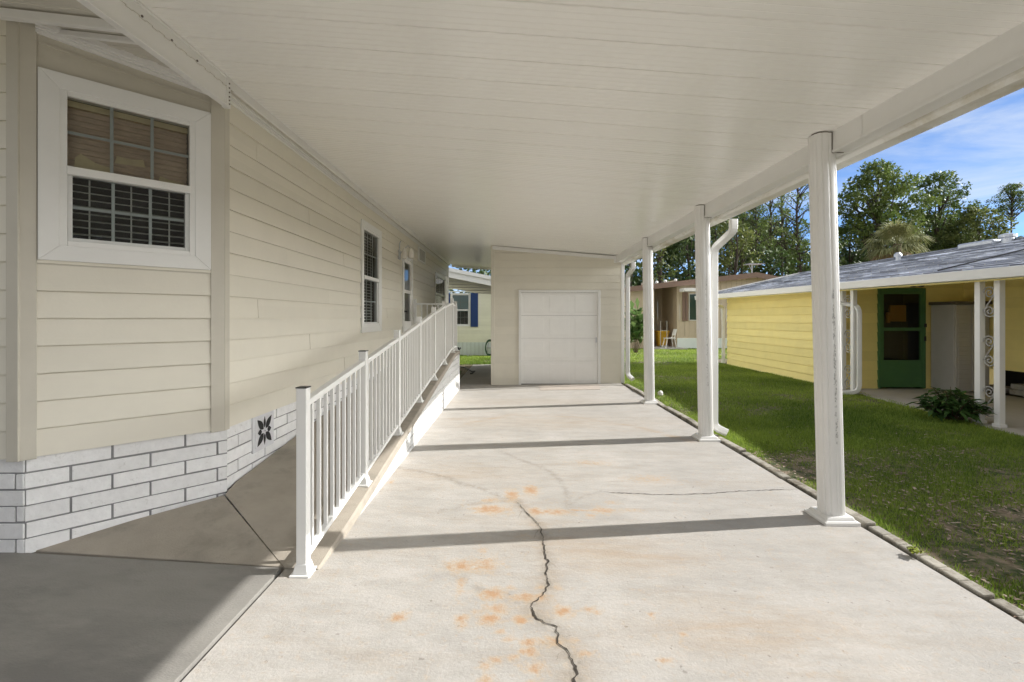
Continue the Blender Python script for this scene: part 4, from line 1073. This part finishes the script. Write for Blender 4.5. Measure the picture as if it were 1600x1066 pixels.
# ================================================================== yellow house at right
yh = thing('yellow_house', 'low yellow sided house with grey shingle roof, green door and open porch', 'house', (7.5, 9, 0))
YW = Wall((6.47, 14.05), (0, -1), (-1, 0), 4.95)
zE = lambda y: 1.89+.0105*(y-5.5)
siding(YW, -.02, 2.06, .187, lips=(.020,), groove=.012, gd=.012).build('long_wall', mYel, yh)
YF = Wall((6.47, 9.08), (1, 0), (0, -1), 2.36)
dhole = (7.13-6.47, 8.05-6.47, -.2, 1.99)
siding(YF, .0, 2.7, .187, [dhole], lips=(.016,), top=lambda u: 1.98+(2.77-1.98)*(u+.45)/3.48).build('porch_wall', mYel, yh)
YS = Wall((8.83, 9.08), (0, -1), (-1, 0), 13.)
siding(YS, .46, 2.52, .187, lips=(.016,), groove=.009, gd=.008).build('porch_side_wall', mYel, yh)
m = MB(); m.box(6.5,9.75,-.2,12.2,14.03,1.93); m.box(8.86,-3.9,.47,12.2,9.09,1.93); m.build('house_body', mYel, yh)
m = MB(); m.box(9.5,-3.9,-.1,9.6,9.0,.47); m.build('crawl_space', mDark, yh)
random.seed(3)
for (y, n) in ((8.6, 1), (8.1, 2), (7.5, 2), (6.8, 1)):
    for k in range(n):
        m = MB(); m.box(8.9+.02*k, y-.22, .0+.10*k+.03, 9.25, y+.2, .12+.10*k); m.build('foundation_block', mKerb, yh, bevel=.008)
# corner boards
m = MB(); m.box(6.44,9.04,-.02,6.50,9.12,2.0); m.build('corner_board', mYel, yh)
# roof: lapped courses on the slope facing us
def roof_pt(y, f):  # f 0 eave .. 1 ridge ; far end runs askew
    ye = min(y, 15.1); yr = min(y, 15.3)
    e = Vector((6.02, ye, zE(ye)+.115)); r = Vector((9.5, yr, 2.87)); return e.lerp(r, f)
m = MB(); nco = 22; segs = [-4.]+[-4+i*.61 for i in range(1, 32)]+[16]
random.seed(8)
for k in range(nco):
    f0, f1 = k/nco, (k+1)/nco
    for ya, yb in zip(segs[:-1], segs[1:]):
        up = Vector((0,0,.016+.006*random.random())); g_ = .006
        a, b, c, d = roof_pt(ya, f0), roof_pt(yb, f0), roof_pt(yb, f1), roof_pt(ya, f1)
        a = a.lerp(b, .008); 
        m.face(a+up, b+up, c+up*.15, d+up*.15); m.face(a, b, b+up, a+up)
def shinglemat():
    mm = mRoof.copy(); mm.name = 'lapped_shingle'; nt = mm.node_tree; N = nt.nodes; L = nt.links; b = N['Principled BSDF']
    g = N.new('ShaderNodeNewGeometry'); src = b.inputs['Base Color'].links[0].from_socket
    r = N.new('ShaderNodeMapRange'); r.inputs['To Min'].default_value = .45; r.inputs['To Max'].default_value = 1.75; L.new(g.outputs['Random Per Island'], r.inputs['Value'])
    h = N.new('ShaderNodeHueSaturation'); L.new(r.outputs['Result'], h.inputs['Value']); L.new(src, h.inputs['Color']); L.new(h.outputs['Color'], b.inputs['Base Color']); return mm
m.build('roof', shinglemat(), yh)
m = MB()
P = [roof_pt(-4, 0), roof_pt(16, 0), roof_pt(16, 1), roof_pt(-4, 1)]
m.hexa([p+Vector((0,0,-.14)) for p in P]+[p+Vector((0,0,-.04)) for p in P]); m.hexa([Vector((9.5,-4,2.77)),Vector((9.5,15.3,2.77)),Vector((13,15.3,1.95)),Vector((13,-4,1.95)),Vector((9.5,-4,2.83)),Vector((9.5,15.3,2.83)),Vector((13,15.3,2.05)),Vector((13,-4,2.05))]); m.build('roof_underside', mYel, yh)
m = MB(); 
for ya, yb in ((-4., 15.12),):
    f = lambda y, x, z: (x, y, zE(y)+z)
    m.hexa([f(ya,5.90,0),f(ya,6.02,-.005),f(yb,6.02,-.005),f(yb,5.90,0),f(ya,5.88,.125),f(ya,6.06,.125),f(yb,6.06,.125),f(yb,5.88,.125)])
m.build('gutter', mWhite, yh, bevel=.006)
m = MB(); m.bar(roof_pt(16,0)+Vector((.0,.03,-.03)), roof_pt(16,1)+Vector((0,.03,-.03)), .03, .16); m.build('rake_board', mWhite, yh)
m = MB(); p = roof_pt(5, .985); m.box(9.42,-4,2.875,9.58,15.3,2.905); m.build('ridge_cap', mRoof, yh)
# roof hardware
def rv(px, py, f, w, h, name):
    # on the slope where the photo shows it
    Y = 9.5*F/(px-CX)*.94; p = Vector(((px-CX)*Y/F, Y, 0)); p.z = zE(Y)+.115+(2.87-zE(Y)-.115)*(p.x-6.02)/3.48
    m = MB(); m.lathe((p.x,p.y,p.z-.05), [(w*.35,0),(w*.35,h*.6),(w*.6,h*.6),(w*.6,h*.8),(w*.3,h),(0.01,h)], 14); m.build(name, mMetal, yh, smooth=False)
rv(1403, 402, .9, .13, .24, 'vent_pipe')
m = MB(); m.box(9.2,8.9,2.82,9.65,9.6,2.93); m.build('roof_vent', mMetal, yh, bevel=.03)
m = MB(); m.lathe((9.35,8.75,2.78), [(.09,0),(.09,.14),(.13,.15),(.13,.20),(.04,.23)], 14); m.build('vent_pipe', mMetal, yh)
m = MB(); p = roof_pt(6.55, 0); m.bar(roof_pt(6.75,.05)+Vector((0,0,.035)), roof_pt(6.75,.62)+Vector((0,0,.035)), .02, .02); m.build('roof_cable', mBlack, yh)
mScroll = M('iron_scroll', (.42,.41,.40), .5)
# porch posts with scrolls
def post_pair(ya, yb, x, z0=0.):
    for y in (ya, yb):
        m = MB(); m.box(x-.037,y-.037,z0-.02,x+.037,y+.037,zE(y)+.01); p = m.build('porch_post', mWhite, yh, bevel=.004)
        m = MB(); m.box(x-.05,y-.05,z0-.02,x+.05,y+.05,z0+.05); m.build('post_foot', mPatio if y > 8 else mWhite, p, bevel=.004)
    m = MB(); yc = (ya+yb)/2; hw = abs(ya-yb)/2-.037
    def scroll(zc, s, flip):
        pts = []
        for i in range(26):
            t = i/25; a = t*3.6*math.pi; r = hw*.95*(1-t*.86)
            pts.append((x, yc+flip*(r*math.cos(a))*.95, zc+s*(r*math.sin(a))))
        return pts
    for zc in (.32, .98, 1.62):
        m = MB(); m.tube(scroll(zc+.11, 1, 1), .008, 5); m.tube(scroll(zc-.13, -1, -1), .008, 5)
        m.tube([(x,yc+hw*.9,zc-.13+.0),(x,yc,zc-.01),(x,yc-hw*.9,zc+.11)], .008, 5)
        m.build('scroll_panel', mScroll, yh)
post_pair(6.13, 5.88, 6.18); post_pair(8.72, 8.44, 6.20)
# downspouts
def yspout(pts, r, name='downspout'):
    P = [Vector(p) for p in pts]; out = [P[0]]
    for a, b, c in zip(P[:-2], P[1:-1], P[2:]):
        d = min(.12, (a-b).length*.45, (c-b).length*.45); p, q = b+(a-b).normalized()*d, b+(c-b).normalized()*d
        for t in (0, .25, .5, .75, 1): out.append(p*(1-t)**2+b*2*t*(1-t)+q*t*t)
    out.append(P[-1]); m = MB(); m.tube(out, r*.8, 12, flat=(1, .8)); m.build(name, mWhite, yh)
yspout([(5.96,8.95,zE(9)),(5.96,8.95,1.72),(6.22,8.60,1.66),(6.22,8.33,1.60),(6.22,8.33,.06),(5.98,8.45,.03)], .045)
yspout([(5.97,13.9,zE(13.9)),(5.97,13.9,1.78),(6.38,14.12,1.74),(6.38,14.12,.02)], .06)
# screen door
a, b = 7.16, 8.02; yd = 9.06
m = MB(); m.box(a-.03,yd-.03,.02,a+.02,yd+.05,1.985); m.box(b-.02,yd-.03,.02,b+.03,yd+.05,1.985); m.box(a+.02,yd-.03,1.94,b-.02,yd+.05,1.985)
gdoor = m.build('screen_door', mGreen, yh, bevel=.003)
m = MB(); a += .02; b -= .02
m.box(a,yd-.02,.04,a+.05,yd+.02,1.94); m.box(b-.05,yd-.02,.04,b,yd+.02,1.94); m.box(a+.05,yd-.019,1.87,b-.05,yd+.02,1.94); m.box(a+.05,yd-.019,1.15,b-.05,yd+.02,1.21); m.box(a+.05,yd-.019,.04,b-.05,yd+.02,.57); m.build('door_leaf', mGreen, gdoor, bevel=.002)
m = MB(); m.face((a+.04,yd,.55),(b-.04,yd,.55),(b-.04,yd,1.9),(a+.04,yd,1.9)); m.build('glass', mGlass, gdoor)
m = MB(); m.box(a-.05,yd+.5,-.1,b+.05,yd+.52,2.1); m.box(a-.06,yd+.05,-.1,a-.045,yd+.5,2.1); m.box(b+.045,yd+.05,-.1,b+.06,yd+.5,2.1); m.build('dark_room', mDark, gdoor)
m = MB(); m.box(a+.44,yd+.3,1.33,b-.06,yd+.34,1.66); m.box(a+.36,yd+.28,1.3,a+.42,yd+.32,1.52); m.build('amber_panel', M('amber_panel', (.55,.22,.02), .5), gdoor)
m = MB(); m.box(b+.01,yd-.05,1.22,b+.05,yd-.015,1.29); m.box(b+.01,yd-.05,.95,b+.04,yd-.015,1.04); m.build('handle', mBlack, gdoor)
m = MB(); m.lathe((7.76,8.99,2.0), [(.035,0),(.05,.03),(.045,.09),(.02,.11)], 10); m.lathe((7.92,8.99,2.0), [(.035,0),(.05,.03),(.045,.09),(.02,.11)], 10); m.box(7.70,9.0,2.08,7.98,9.05,2.12); m.build('porch_light', mBlack, yh)
# porch floor
m = MB(); m.prism([(6.50,9.06,.012),(8.80,9.06,.012),(8.9,-4,.012),(4.8,-4,.012),(5.98,5.42,.012),(6.02,5.9,.012),(6.30,8.3,.012),(6.42,8.75,.012)][::-1], 0, .12)
struct(m.build('patio', mPatio, None))
m = MB()
# storage cabinet
lk = thing('storage_cabinet', 'grey two door resin storage cabinet with dark lid on the porch beside the green door', 'cabinet', (8.1, 8.55, .012))
x0, x1, ya, yb, zt = 8.15, 8.80, 8.54, 9.04, 1.71
m = MB(); m.box(x0,ya+.02,.03,x1,yb,zt-.06); m.build('body', mLocker, lk, bevel=.01)
m = MB(); m.box(x0-.03,ya-.03,zt-.06,x1+.03,yb+.02,zt); m.build('lid', mLockTop, lk, bevel=.012)
xm = (x0+x1)/2
for (p, q) in ((x0+.015, xm-.02), (xm+.02, x1-.015)):
    m = MB(); m.box(p,ya-.005,.05,q,ya+.02,zt-.07)
    z = .12
    while z < zt-.15: m.box(p+.035,ya-.014,z,q-.035,ya-.004,z+.075); z += .085
    m.build('door', mLocker, lk, bevel=.004)
m = MB(); m.box(xm-.018,ya-.02,.05,xm+.018,ya+.01,zt-.07); m.build('centre_strip', mLocker, lk)
m = MB(); m.box(xm+.03,ya-.03,.80,xm+.06,ya-.01,.97); m.build('handle', mBlack, lk)
# shrub by the porch post
def stem_plant(name, label, c, n, H, spread, leafl, leafw, mat, cat, upright=.5):
    t = thing(name, label, cat, c); c = np.array(c); Vs = []; m = MB()
    for i in range(n):
        az = rng.uniform(0, 6.28); r = spread*rng.random()**.5; h = H*(1-.55*(r/spread)**2)*rng.uniform(.65, 1.)
        tip = c+np.array([math.cos(az)*r, math.sin(az)*r, h]); m.tube([tuple(c+np.array([math.cos(az), math.sin(az), 0])*r*.12), tuple(c+(tip-c)*.55+np.array([0,0,h*.1])), tuple(tip)], [.008,.006,.003], 5)
        for k in range(12):
            f = rng.uniform(.35, 1.0); p = c+(tip-c)*f+np.array([0,0,h*.1*math.sin(f*3.1)])
            a2 = rng.uniform(0, 6.28); el = rng.normal(upright-.35, .35)
            d = np.array([math.cos(a2)*math.cos(el), math.sin(a2)*math.cos(el), math.sin(el)]); s = np.cross(d, [0,0,1.]); s /= np.linalg.norm(s)+1e-6
            L_ = leafl*rng.uniform(.6, 1.2); w = leafw*rng.uniform(.7, 1.2)
            q = p+d*L_; q[2] -= L_*.18; mid = p+d*L_*.5
            Vs.append(np.stack([p, mid+s*w, q, mid-s*w]))
    m.build('stem', mWood, t); V = np.concatenate(Vs); npmesh('foliage', V, np.arange(len(V)).reshape(-1, 4), mat, t)
    return t
stem_plant('shrub', 'small dark green leafy shrub growing at the patio edge by the scrolled porch posts', (5.98, 6.30, -.01), 46, .50, .40, .17, .026, mShrub, 'shrub', .45)
stem_plant('tall_plant', 'tall broad leaved plant growing on the lawn beside the shed downspout', (4.86, 18.6, -.02), 22, 2.1, .50, .55, .10, mBroad, 'plant', 1.15)
stem_plant('weed', 'tiny yellow green weed sprouting from the edging joint near the first column', (2.475, 2.86, -.05), 12, .03, .04, .026, .007, leafmat('weed_leaf', (.20,.28,.03), (.42,.45,.06)), 'weed', .4)

# ================================================================== tan house behind
th = thing('tan_house', 'tan panelled house with brown fascia and recessed entry across the far lawn', 'house', (8, 21.5, 0))
YT = 21.5
X_ = lambda px, Y=YT: (px-CX)*Y/F
Z_ = lambda py, Y=YT: CH+(HY-py)*Y/F
rz = lambda px: 440-(0 if px < 1177 else -.19*(px-1177)) if px >= 1083 and False else (452-(px-970)*.113 if px < 1177 else 428.6+(px-1177)*.2)
def panel(name, p0, p1, zb, y, mat, top=None):
    m = MB(); n = max(1, int(abs(p1-p0)/4)); 
    for i in range(n):
        a, b = p0+(p1-p0)*i/n, p0+(p1-p0)*(i+1)/n
        za, zb_ = (Z_(rz(a)+3), Z_(rz(b)+3)) if top is None else (top, top)
        off = .012 if i % 2 else 0
        m.face((X_(a),y-off,zb),(X_(b),y-off,zb),(X_(b),y-off,zb_),(X_(a),y-off,za))
    return m.build(name, mat, th)
panel('wall', 950, 1022, -.05, YT, mTan); panel('wall', 1058, 1300, .45, YT, mTan)
panel('recess_wall', 1005, 1075, -.05, YT+2.2, mTan)
m = MB(); m.face((X_(1022),YT,-.05),(X_(1022),YT+2.2,-.05),(X_(1022),YT+2.2,3.2),(X_(1022),YT,3.2)); m.face((X_(1058),YT,-.05),(X_(1058),YT+2.2,-.05),(X_(1058),YT+2.2,3.2),(X_(1058),YT,3.2)); m.build('recess_side', mTan, th)
m = MB(); m.box(X_(1058),YT-.03,-.05,X_(1300),YT+.02,.46); m.build('skirting', mPaleSk, th, bevel=.01)
m = MB(); m.box(X_(950),YT+.05,-.1,X_(1300),YT+12,2.6); 
m = MB()
for (a, b) in ((945, 1177), (1177, 1310)):
    m.hexa([(X_(a),YT-.35,Z_(rz(a)+6)),(X_(b),YT-.35,Z_(rz(b)+6)),(X_(b),YT-.30,Z_(rz(b)+6)),(X_(a),YT-.30,Z_(rz(a)+6)),(X_(a),YT-.35,Z_(rz(a)-2)),(X_(b),YT-.35,Z_(rz(b)-2)),(X_(b),YT-.30,Z_(rz(b)-2)),(X_(a),YT-.30,Z_(rz(a)-2))])
m.build('fascia', mBrown, th)
m = MB()
for (a, b) in ((945, 1177), (1177, 1310)):
    m.hexa([(X_(a),YT-.30,Z_(rz(a)+3)),(X_(b),YT-.30,Z_(rz(b)+3)),(X_(b),YT+12,Z_(rz(b)+3)),(X_(a),YT+12,Z_(rz(a)+3)),(X_(a),YT-.30,Z_(rz(a)-1)),(X_(b),YT-.30,Z_(rz(b)-1)),(X_(b),YT+12,Z_(rz(b)-1)),(X_(a),YT+12,Z_(rz(a)-1))])
m.build('roof', mBrown, th)
y2 = YT+2.17
m = MB(); m.box(X_(1038,y2),y2-.03,.02,X_(1053,y2),y2+.02,Z_(458,y2)); ed = m.build('entry_door', mWood, th)
m = MB(); m.lathe((X_(1047,y2),y2-.06,Z_(474,y2)), [(.02,0),(.12,.06),(.14,.2),(.09,.3),(.02,.33)], 10); m.build('wreath', M('pale_ornament', (.6,.56,.5), .7), ed)
for (a, b, mt) in ((1066, 1069.5, mBrown), (1070.5, 1074, mBrown)):
    m = MB(); m.box(X_(a),YT-.05,Z_(502),X_(b),YT-.012,Z_(457)); m.build('shutter', mt, th)
m = MB(); m.box(X_(1076),YT-.05,Z_(501),X_(1110),YT-.012,Z_(459)); wf = m.build('window', mWin, th)
m = MB(); m.box(X_(1077),YT-.056,Z_(500),X_(1109),YT-.05,Z_(460)); m.build('glass', M('dark_glazing', (.03,.06,.05), .08), wf)
m = MB(); m.box(X_(1058),YT-.9,Z_(457),X_(1090),YT-.3,Z_(452)); m.build('awning', mWhite, th)
for px in (1024, 1037.5, 1053):
    m = MB(); m.lathe((X_(px),YT-.2,Z_(rz(px)-2)), [(.03,0),(.07,.03),(.075,.08),(.045,.12),(.01,.135)], 10); m.build('roof_cap', mBulb, th, smooth=True)
# aerial
m = MB(); p = W(1175, 440, 21.6); q = W(1175, 412, 21.6); m.tube([p, q], .03, 6); p2, q2 = W(1167, 413, 21.6), W(1189, 413, 21.6); m.tube([p2, q2], .025, 6)
for k in range(6): c = p2.lerp(q2, k/5); m.tube([c+Vector((0,-.35,0)), c+Vector((0,.35,0))], .012, 5)
m.tube([W(1175,424,21.6), W(1170,414,21.6)], .014, 5); m.build('aerial', mMetal, th)
m = MB(); m.box(X_(1015),YT-1.0,-.03,X_(1062),YT+2.2,.04); struct(m.build('entry_path', mPatio, None))
# chair and clutter in the recess
def small_chair(c, label):
    t = thing('chair', label, 'chair', c); x, y, z = c
    for (dx, dy) in ((-.2,-.2),(.2,-.2),(-.2,.2),(.2,.2)):
        m = MB(); m.tube([(x+dx*1.25,y+dy*1.2,z),(x+dx*.8,y+dy*.9,z+.44)], .016, 6); m.build('leg', mWhite, t)
    m = MB(); m.box(x-.22,y-.21,z+.43,x+.22,y+.21,z+.465); m.build('seat', mWhite, t, bevel=.01)
    m = MB(); m.hexa([(x+.17,y-.2,z+.58),(x+.21,y-.2,z+.58),(x+.21,y+.2,z+.58),(x+.17,y+.2,z+.58),(x+.25,y-.19,z+.86),(x+.29,y-.19,z+.86),(x+.29,y+.19,z+.86),(x+.25,y+.19,z+.86)])
    m.tube([(x+.16,y-.17,z+.44),(x+.27,y-.17,z+.84)], .014, 6); m.tube([(x+.16,y+.17,z+.44),(x+.27,y+.17,z+.84)], .014, 6); m.build('backrest', mWhite, t)
small_chair((X_(1046,21.0), 21.0, .035), 'white metal chair on the path before the recessed brown entry')
m = MB(); x, y = X_(1034, 22.3), 22.3
m.hexa([(x-.20,y-.2,.04),(x+.20,y-.2,.04),(x+.20,y+.2,.04),(x-.20,y+.2,.04),(x-.26,y-.25,.72),(x+.26,y-.25,.72),(x+.26,y+.25,.72),(x-.26,y+.25,.72)]); m.box(x-.29,y-.28,.72,x+.29,y+.28,.78)
tag(m.build('bin', mYellowP, None, bevel=.015), 'yellow plastic bin standing in the recessed entry behind the chair', 'bin')
t = thing('garden_trolley', 'upright white tube frame leaning beside the yellow bin in the entry', 'trolley', (X_(1037, 21.9), 21.9, .04))
m = MB(); xa, xb = X_(1032, 21.9), X_(1042, 21.9)
m.tube([(xa,21.9,.05),(xa,21.9,1.25),(xb,21.9,1.25),(xb,21.9,.05)], .018, 6); m.tube([(xa,21.9,.8),(xb,21.9,.8)], .014, 6); m.build('frame', mWhite, t)
m = MB(); m.box(xa-.03,21.75,.04,xb+.03,22.0,.09); m.build('foot', mMetal, t)

# ================================================================== pale house at the end of the passage
ph = thing('pale_house', 'pale yellow sided house with navy shutters seen between home and shed', 'house', (-2, 17.2, 0))
YP = 17.2
PW = Wall((-7.5, YP), (1, 0), (0, -1), 8.5)
xp = lambda px: (px-CX)*YP/F; zp = lambda py: CH+(HY-py)*YP/F
wh = (xp(704.5)+7.5, xp(734.5)+7.5, zp(510), zp(459))
rp = lambda x: zp(433)+ (xp(700)-x)*.20     # roof line falls to the right
siding(PW, zp(535), 5., .11, [wh], top=lambda u: rp(u-7.5)+.02, lips=(.012,)).build('wall', mPale, ph)
m = MB()
for i in range(56):
    u = i*.15; PW.box(m, u, u+.142, -.1, zp(535), -.02, .008+.004*(i % 2))
m.build('skirting', mPaleSk, ph)
m = MB(); m.face((1.0,YP,-.1),(1.0,27,-.1),(1.0,27,2.6),(1.0,YP,rp(1.0))); m.build('side_wall', mPale, ph)
m = MB(); xa, xb = -7.8, 1.25
for (z0, z1, y0_, y1_) in ((-.02, .20, YP-.28, YP-.24), (.20, .33, YP-.33, YP-.24)):
    m.hexa([(xa,y0_,rp(xa)+z0),(xb,y0_,rp(xb)+z0),(xb,y1_,rp(xb)+z0),(xa,y1_,rp(xa)+z0),(xa,y0_,rp(xa)+z1),(xb,y0_,rp(xb)+z1),(xb,y1_,rp(xb)+z1),(xa,y1_,rp(xa)+z1)])
m.build('rake_board', mWhite, ph)
m = MB(); m.hexa([(xa,YP-.24,rp(xa)+.0),(xb,YP-.24,rp(xb)+.0),(xb,28,rp(xb)+.0),(xa,28,rp(xa)+.0),(xa,YP-.24,rp(xa)+.31),(xb,YP-.24,rp(xb)+.31),(xb,28,rp(xb)+.31),(xa,28,rp(xa)+.31)]); m.build('roof', mWhite, ph)
def curtain(win, a0, a1, z0, z1):
    m = MB(); n = 24
    for i in range(n):
        u, v = a0+(a1-a0)*i/n, a0+(a1-a0)*(i+1)/n; d = lambda k: -.066-.014*(k % 2)
        m.face(PW.at(u,z0-.05,d(i)), PW.at(v,z0-.05,d(i+1)), PW.at(v,z1,d(i+1)), PW.at(u,z1,d(i)))
    m.build('curtain', M('sheer_curtain', (.62,.72,.76), .8, .05), win)
window(ph, PW, wh[0], wh[1], wh[2], wh[3], casing=.035, cols=2, rows=2, frame=.025, proud=.02, upper=curtain)
for (a, b) in ((690.5, 703.5), (735.5, 747)):
    m = MB(); PW.box(m, xp(a)+7.5, xp(b)+7.5, wh[2]-.02, wh[3]+.02, .012, .035)
    z = wh[2]+.05
    while z < wh[3]-.05: PW.box(m, xp(a)+7.5+.04, xp(b)+7.5-.04, z, z+.03, .034, .042); z += .05
    m.build('shutter', mNavy, ph)
hr = thing('hose_reel', 'dark green garden hose coiled on a stand against the pale house', 'hose', (xp(766), YP-.25, 0))
m = MB(); hx, hz = xp(766), zp(543)
for k in range(5):
    pts = [(hx+.10*math.cos(t)*1.6, YP-.25+.02*(k-2), hz+(.30-.012*k)*math.sin(t)) for t in np.linspace(0, 2*math.pi, 25)]; m.tube(pts, .022, 6)
m.build('coil', mHose, hr)
m = MB(); m.bar((hx-.1,YP-.25,-.02),(hx-.05,YP-.25,hz+.2),.03,.03); m.bar((hx+.1,YP-.25,-.02),(hx+.05,YP-.25,hz+.2),.03,.03); m.box(hx-.12,YP-.36,hz-.03,hx+.12,YP-.14,hz+.03); m.build('stand', mMetal, hr)

# ================================================================== light, sky, camera
SUN_AZ = math.atan2(.987, .159); SUN_EL = math.radians(32.4)
sd = Vector((math.sin(SUN_AZ)*math.cos(SUN_EL), math.cos(SUN_AZ)*math.cos(SUN_EL), math.sin(SUN_EL)))
sl = bpy.data.lights.new('sun', 'SUN'); sl.energy = 2.2; sl.angle = math.radians(.53); sl.color = (1, .968, .925)
so = bpy.data.objects.new('sun', sl); COL.objects.link(so); so.rotation_euler = (-sd).to_track_quat('-Z', 'Y').to_euler(); so.location = (12, 4, 9)
SKY_V, SKY_FILL, SIDE_FILL = .45, 1.7, 30.0  # clear sky value, then added fill levels for sky outside the frame
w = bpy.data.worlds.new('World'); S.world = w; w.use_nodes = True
nt = w.node_tree; N = nt.nodes; L = nt.links; bg = N['Background']
sky = N.new('ShaderNodeTexSky'); sky.sky_type = 'NISHITA'; sky.sun_disc = False; sky.sun_elevation = SUN_EL; sky.sun_rotation = SUN_AZ
sky.air_density = .75; sky.dust_density = .1; sky.ozone_density = 4.0; sky.altitude = 2500
tc = N.new('ShaderNodeTexCoord'); mp = N.new('ShaderNodeMapping'); mp.inputs['Scale'].default_value = (1.2, 1.2, 5.0); mp.inputs['Rotation'].default_value = (0, .25, .3)
L.new(tc.outputs['Generated'], mp.inputs['Vector'])
n1 = N.new('ShaderNodeTexNoise'); n1.inputs['Scale'].default_value = 2.3; n1.inputs['Detail'].default_value = 9; n1.inputs['Roughness'].default_value = .58; n1.inputs['Distortion'].default_value = .5
L.new(mp.outputs['Vector'], n1.inputs['Vector'])
def wmath(op, a, c, clampit=False):
    x = N.new('ShaderNodeMath'); x.operation = op; x.use_clamp = clampit
    for k, v in enumerate((a, c)):
        if isinstance(v, (int, float)): x.inputs[k].default_value = v
        else: L.new(v, x.inputs[k])
    return x.outputs[0]
def wrange(v, a, b, c=0, d=1):
    x = N.new('ShaderNodeMapRange'); x.interpolation_type = 'SMOOTHSTEP'
    for k, q in (('From Min', a), ('From Max', b), ('To Min', c), ('To Max', d)): x.inputs[k].default_value = q
    L.new(v, x.inputs['Value']); return x.outputs['Result']
sx = N.new('ShaderNodeSeparateXYZ'); L.new(tc.outputs['Generated'], sx.inputs['Vector'])
# thin wisps in the clear north-east, unseen fill added overhead, south and west to lift the shade
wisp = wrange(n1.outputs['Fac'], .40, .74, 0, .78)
sky_fill = wmath('MAXIMUM', wrange(sx.outputs['Y'], .35, -.15), wrange(sx.outputs['Z'], .62, .9))
sky_fill = wmath('MAXIMUM', sky_fill, wrange(sx.outputs['X'], -.2, -.55)); side_fill = wmath('MULTIPLY', wrange(sx.outputs['X'], .77, .95), wrange(n1.outputs['Fac'], .2, .5, .7, 1))  # unseen bright sky added on the sun side to light the long wall
sky_fill = wmath('MULTIPLY', sky_fill, wrange(n1.outputs['Fac'], .28, .50, .45, 1))
def wmix(f, A, B):
    x = N.new('ShaderNodeMix'); x.data_type = 'RGBA'; L.new(f, x.inputs['Factor']); L.new(A, x.inputs['A'])
    x.inputs['B'].default_value = B; return x.outputs['Result']
hs = N.new('ShaderNodeHueSaturation'); hs.inputs['Saturation'].default_value = 1.04; hs.inputs['Value'].default_value = SKY_V; L.new(sky.outputs['Color'], hs.inputs['Color'])
c_ = wmix(wisp, hs.outputs['Color'], (2.05, 2.25, 2.5, 1)); c_ = wmix(sky_fill, c_, (SKY_FILL*.99, SKY_FILL, SKY_FILL*1.02, 1)); c_ = wmix(side_fill, c_, (SIDE_FILL, SIDE_FILL, SIDE_FILL*.985, 1)); L.new(c_, bg.inputs['Color'])
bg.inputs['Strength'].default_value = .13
cd = bpy.data.cameras.new('camera'); cam = bpy.data.objects.new('camera', cd); COL.objects.link(cam)
cd.sensor_width = 36; cd.lens = 36*F/1600; cd.shift_x = -(CX-800)/1600; cd.shift_y = -(533-HY)/1600
cam.location = (0, 0, CH); cam.rotation_euler = (math.radians(90), 0, 0); cd.clip_start = .05; cd.clip_end = 2000
S.camera = cam
S.view_settings.view_transform = 'Standard'; S.view_settings.look = 'None'; S.view_settings.gamma = 1; S.view_settings.exposure = 1.62
S.cycles.max_bounces = 14; S.cycles.diffuse_bounces = 8; S.cycles.glossy_bounces = 5; S.cycles.transparent_max_bounces = 16; S.cycles.sample_clamp_indirect = 8
S.cycles.use_denoising = True
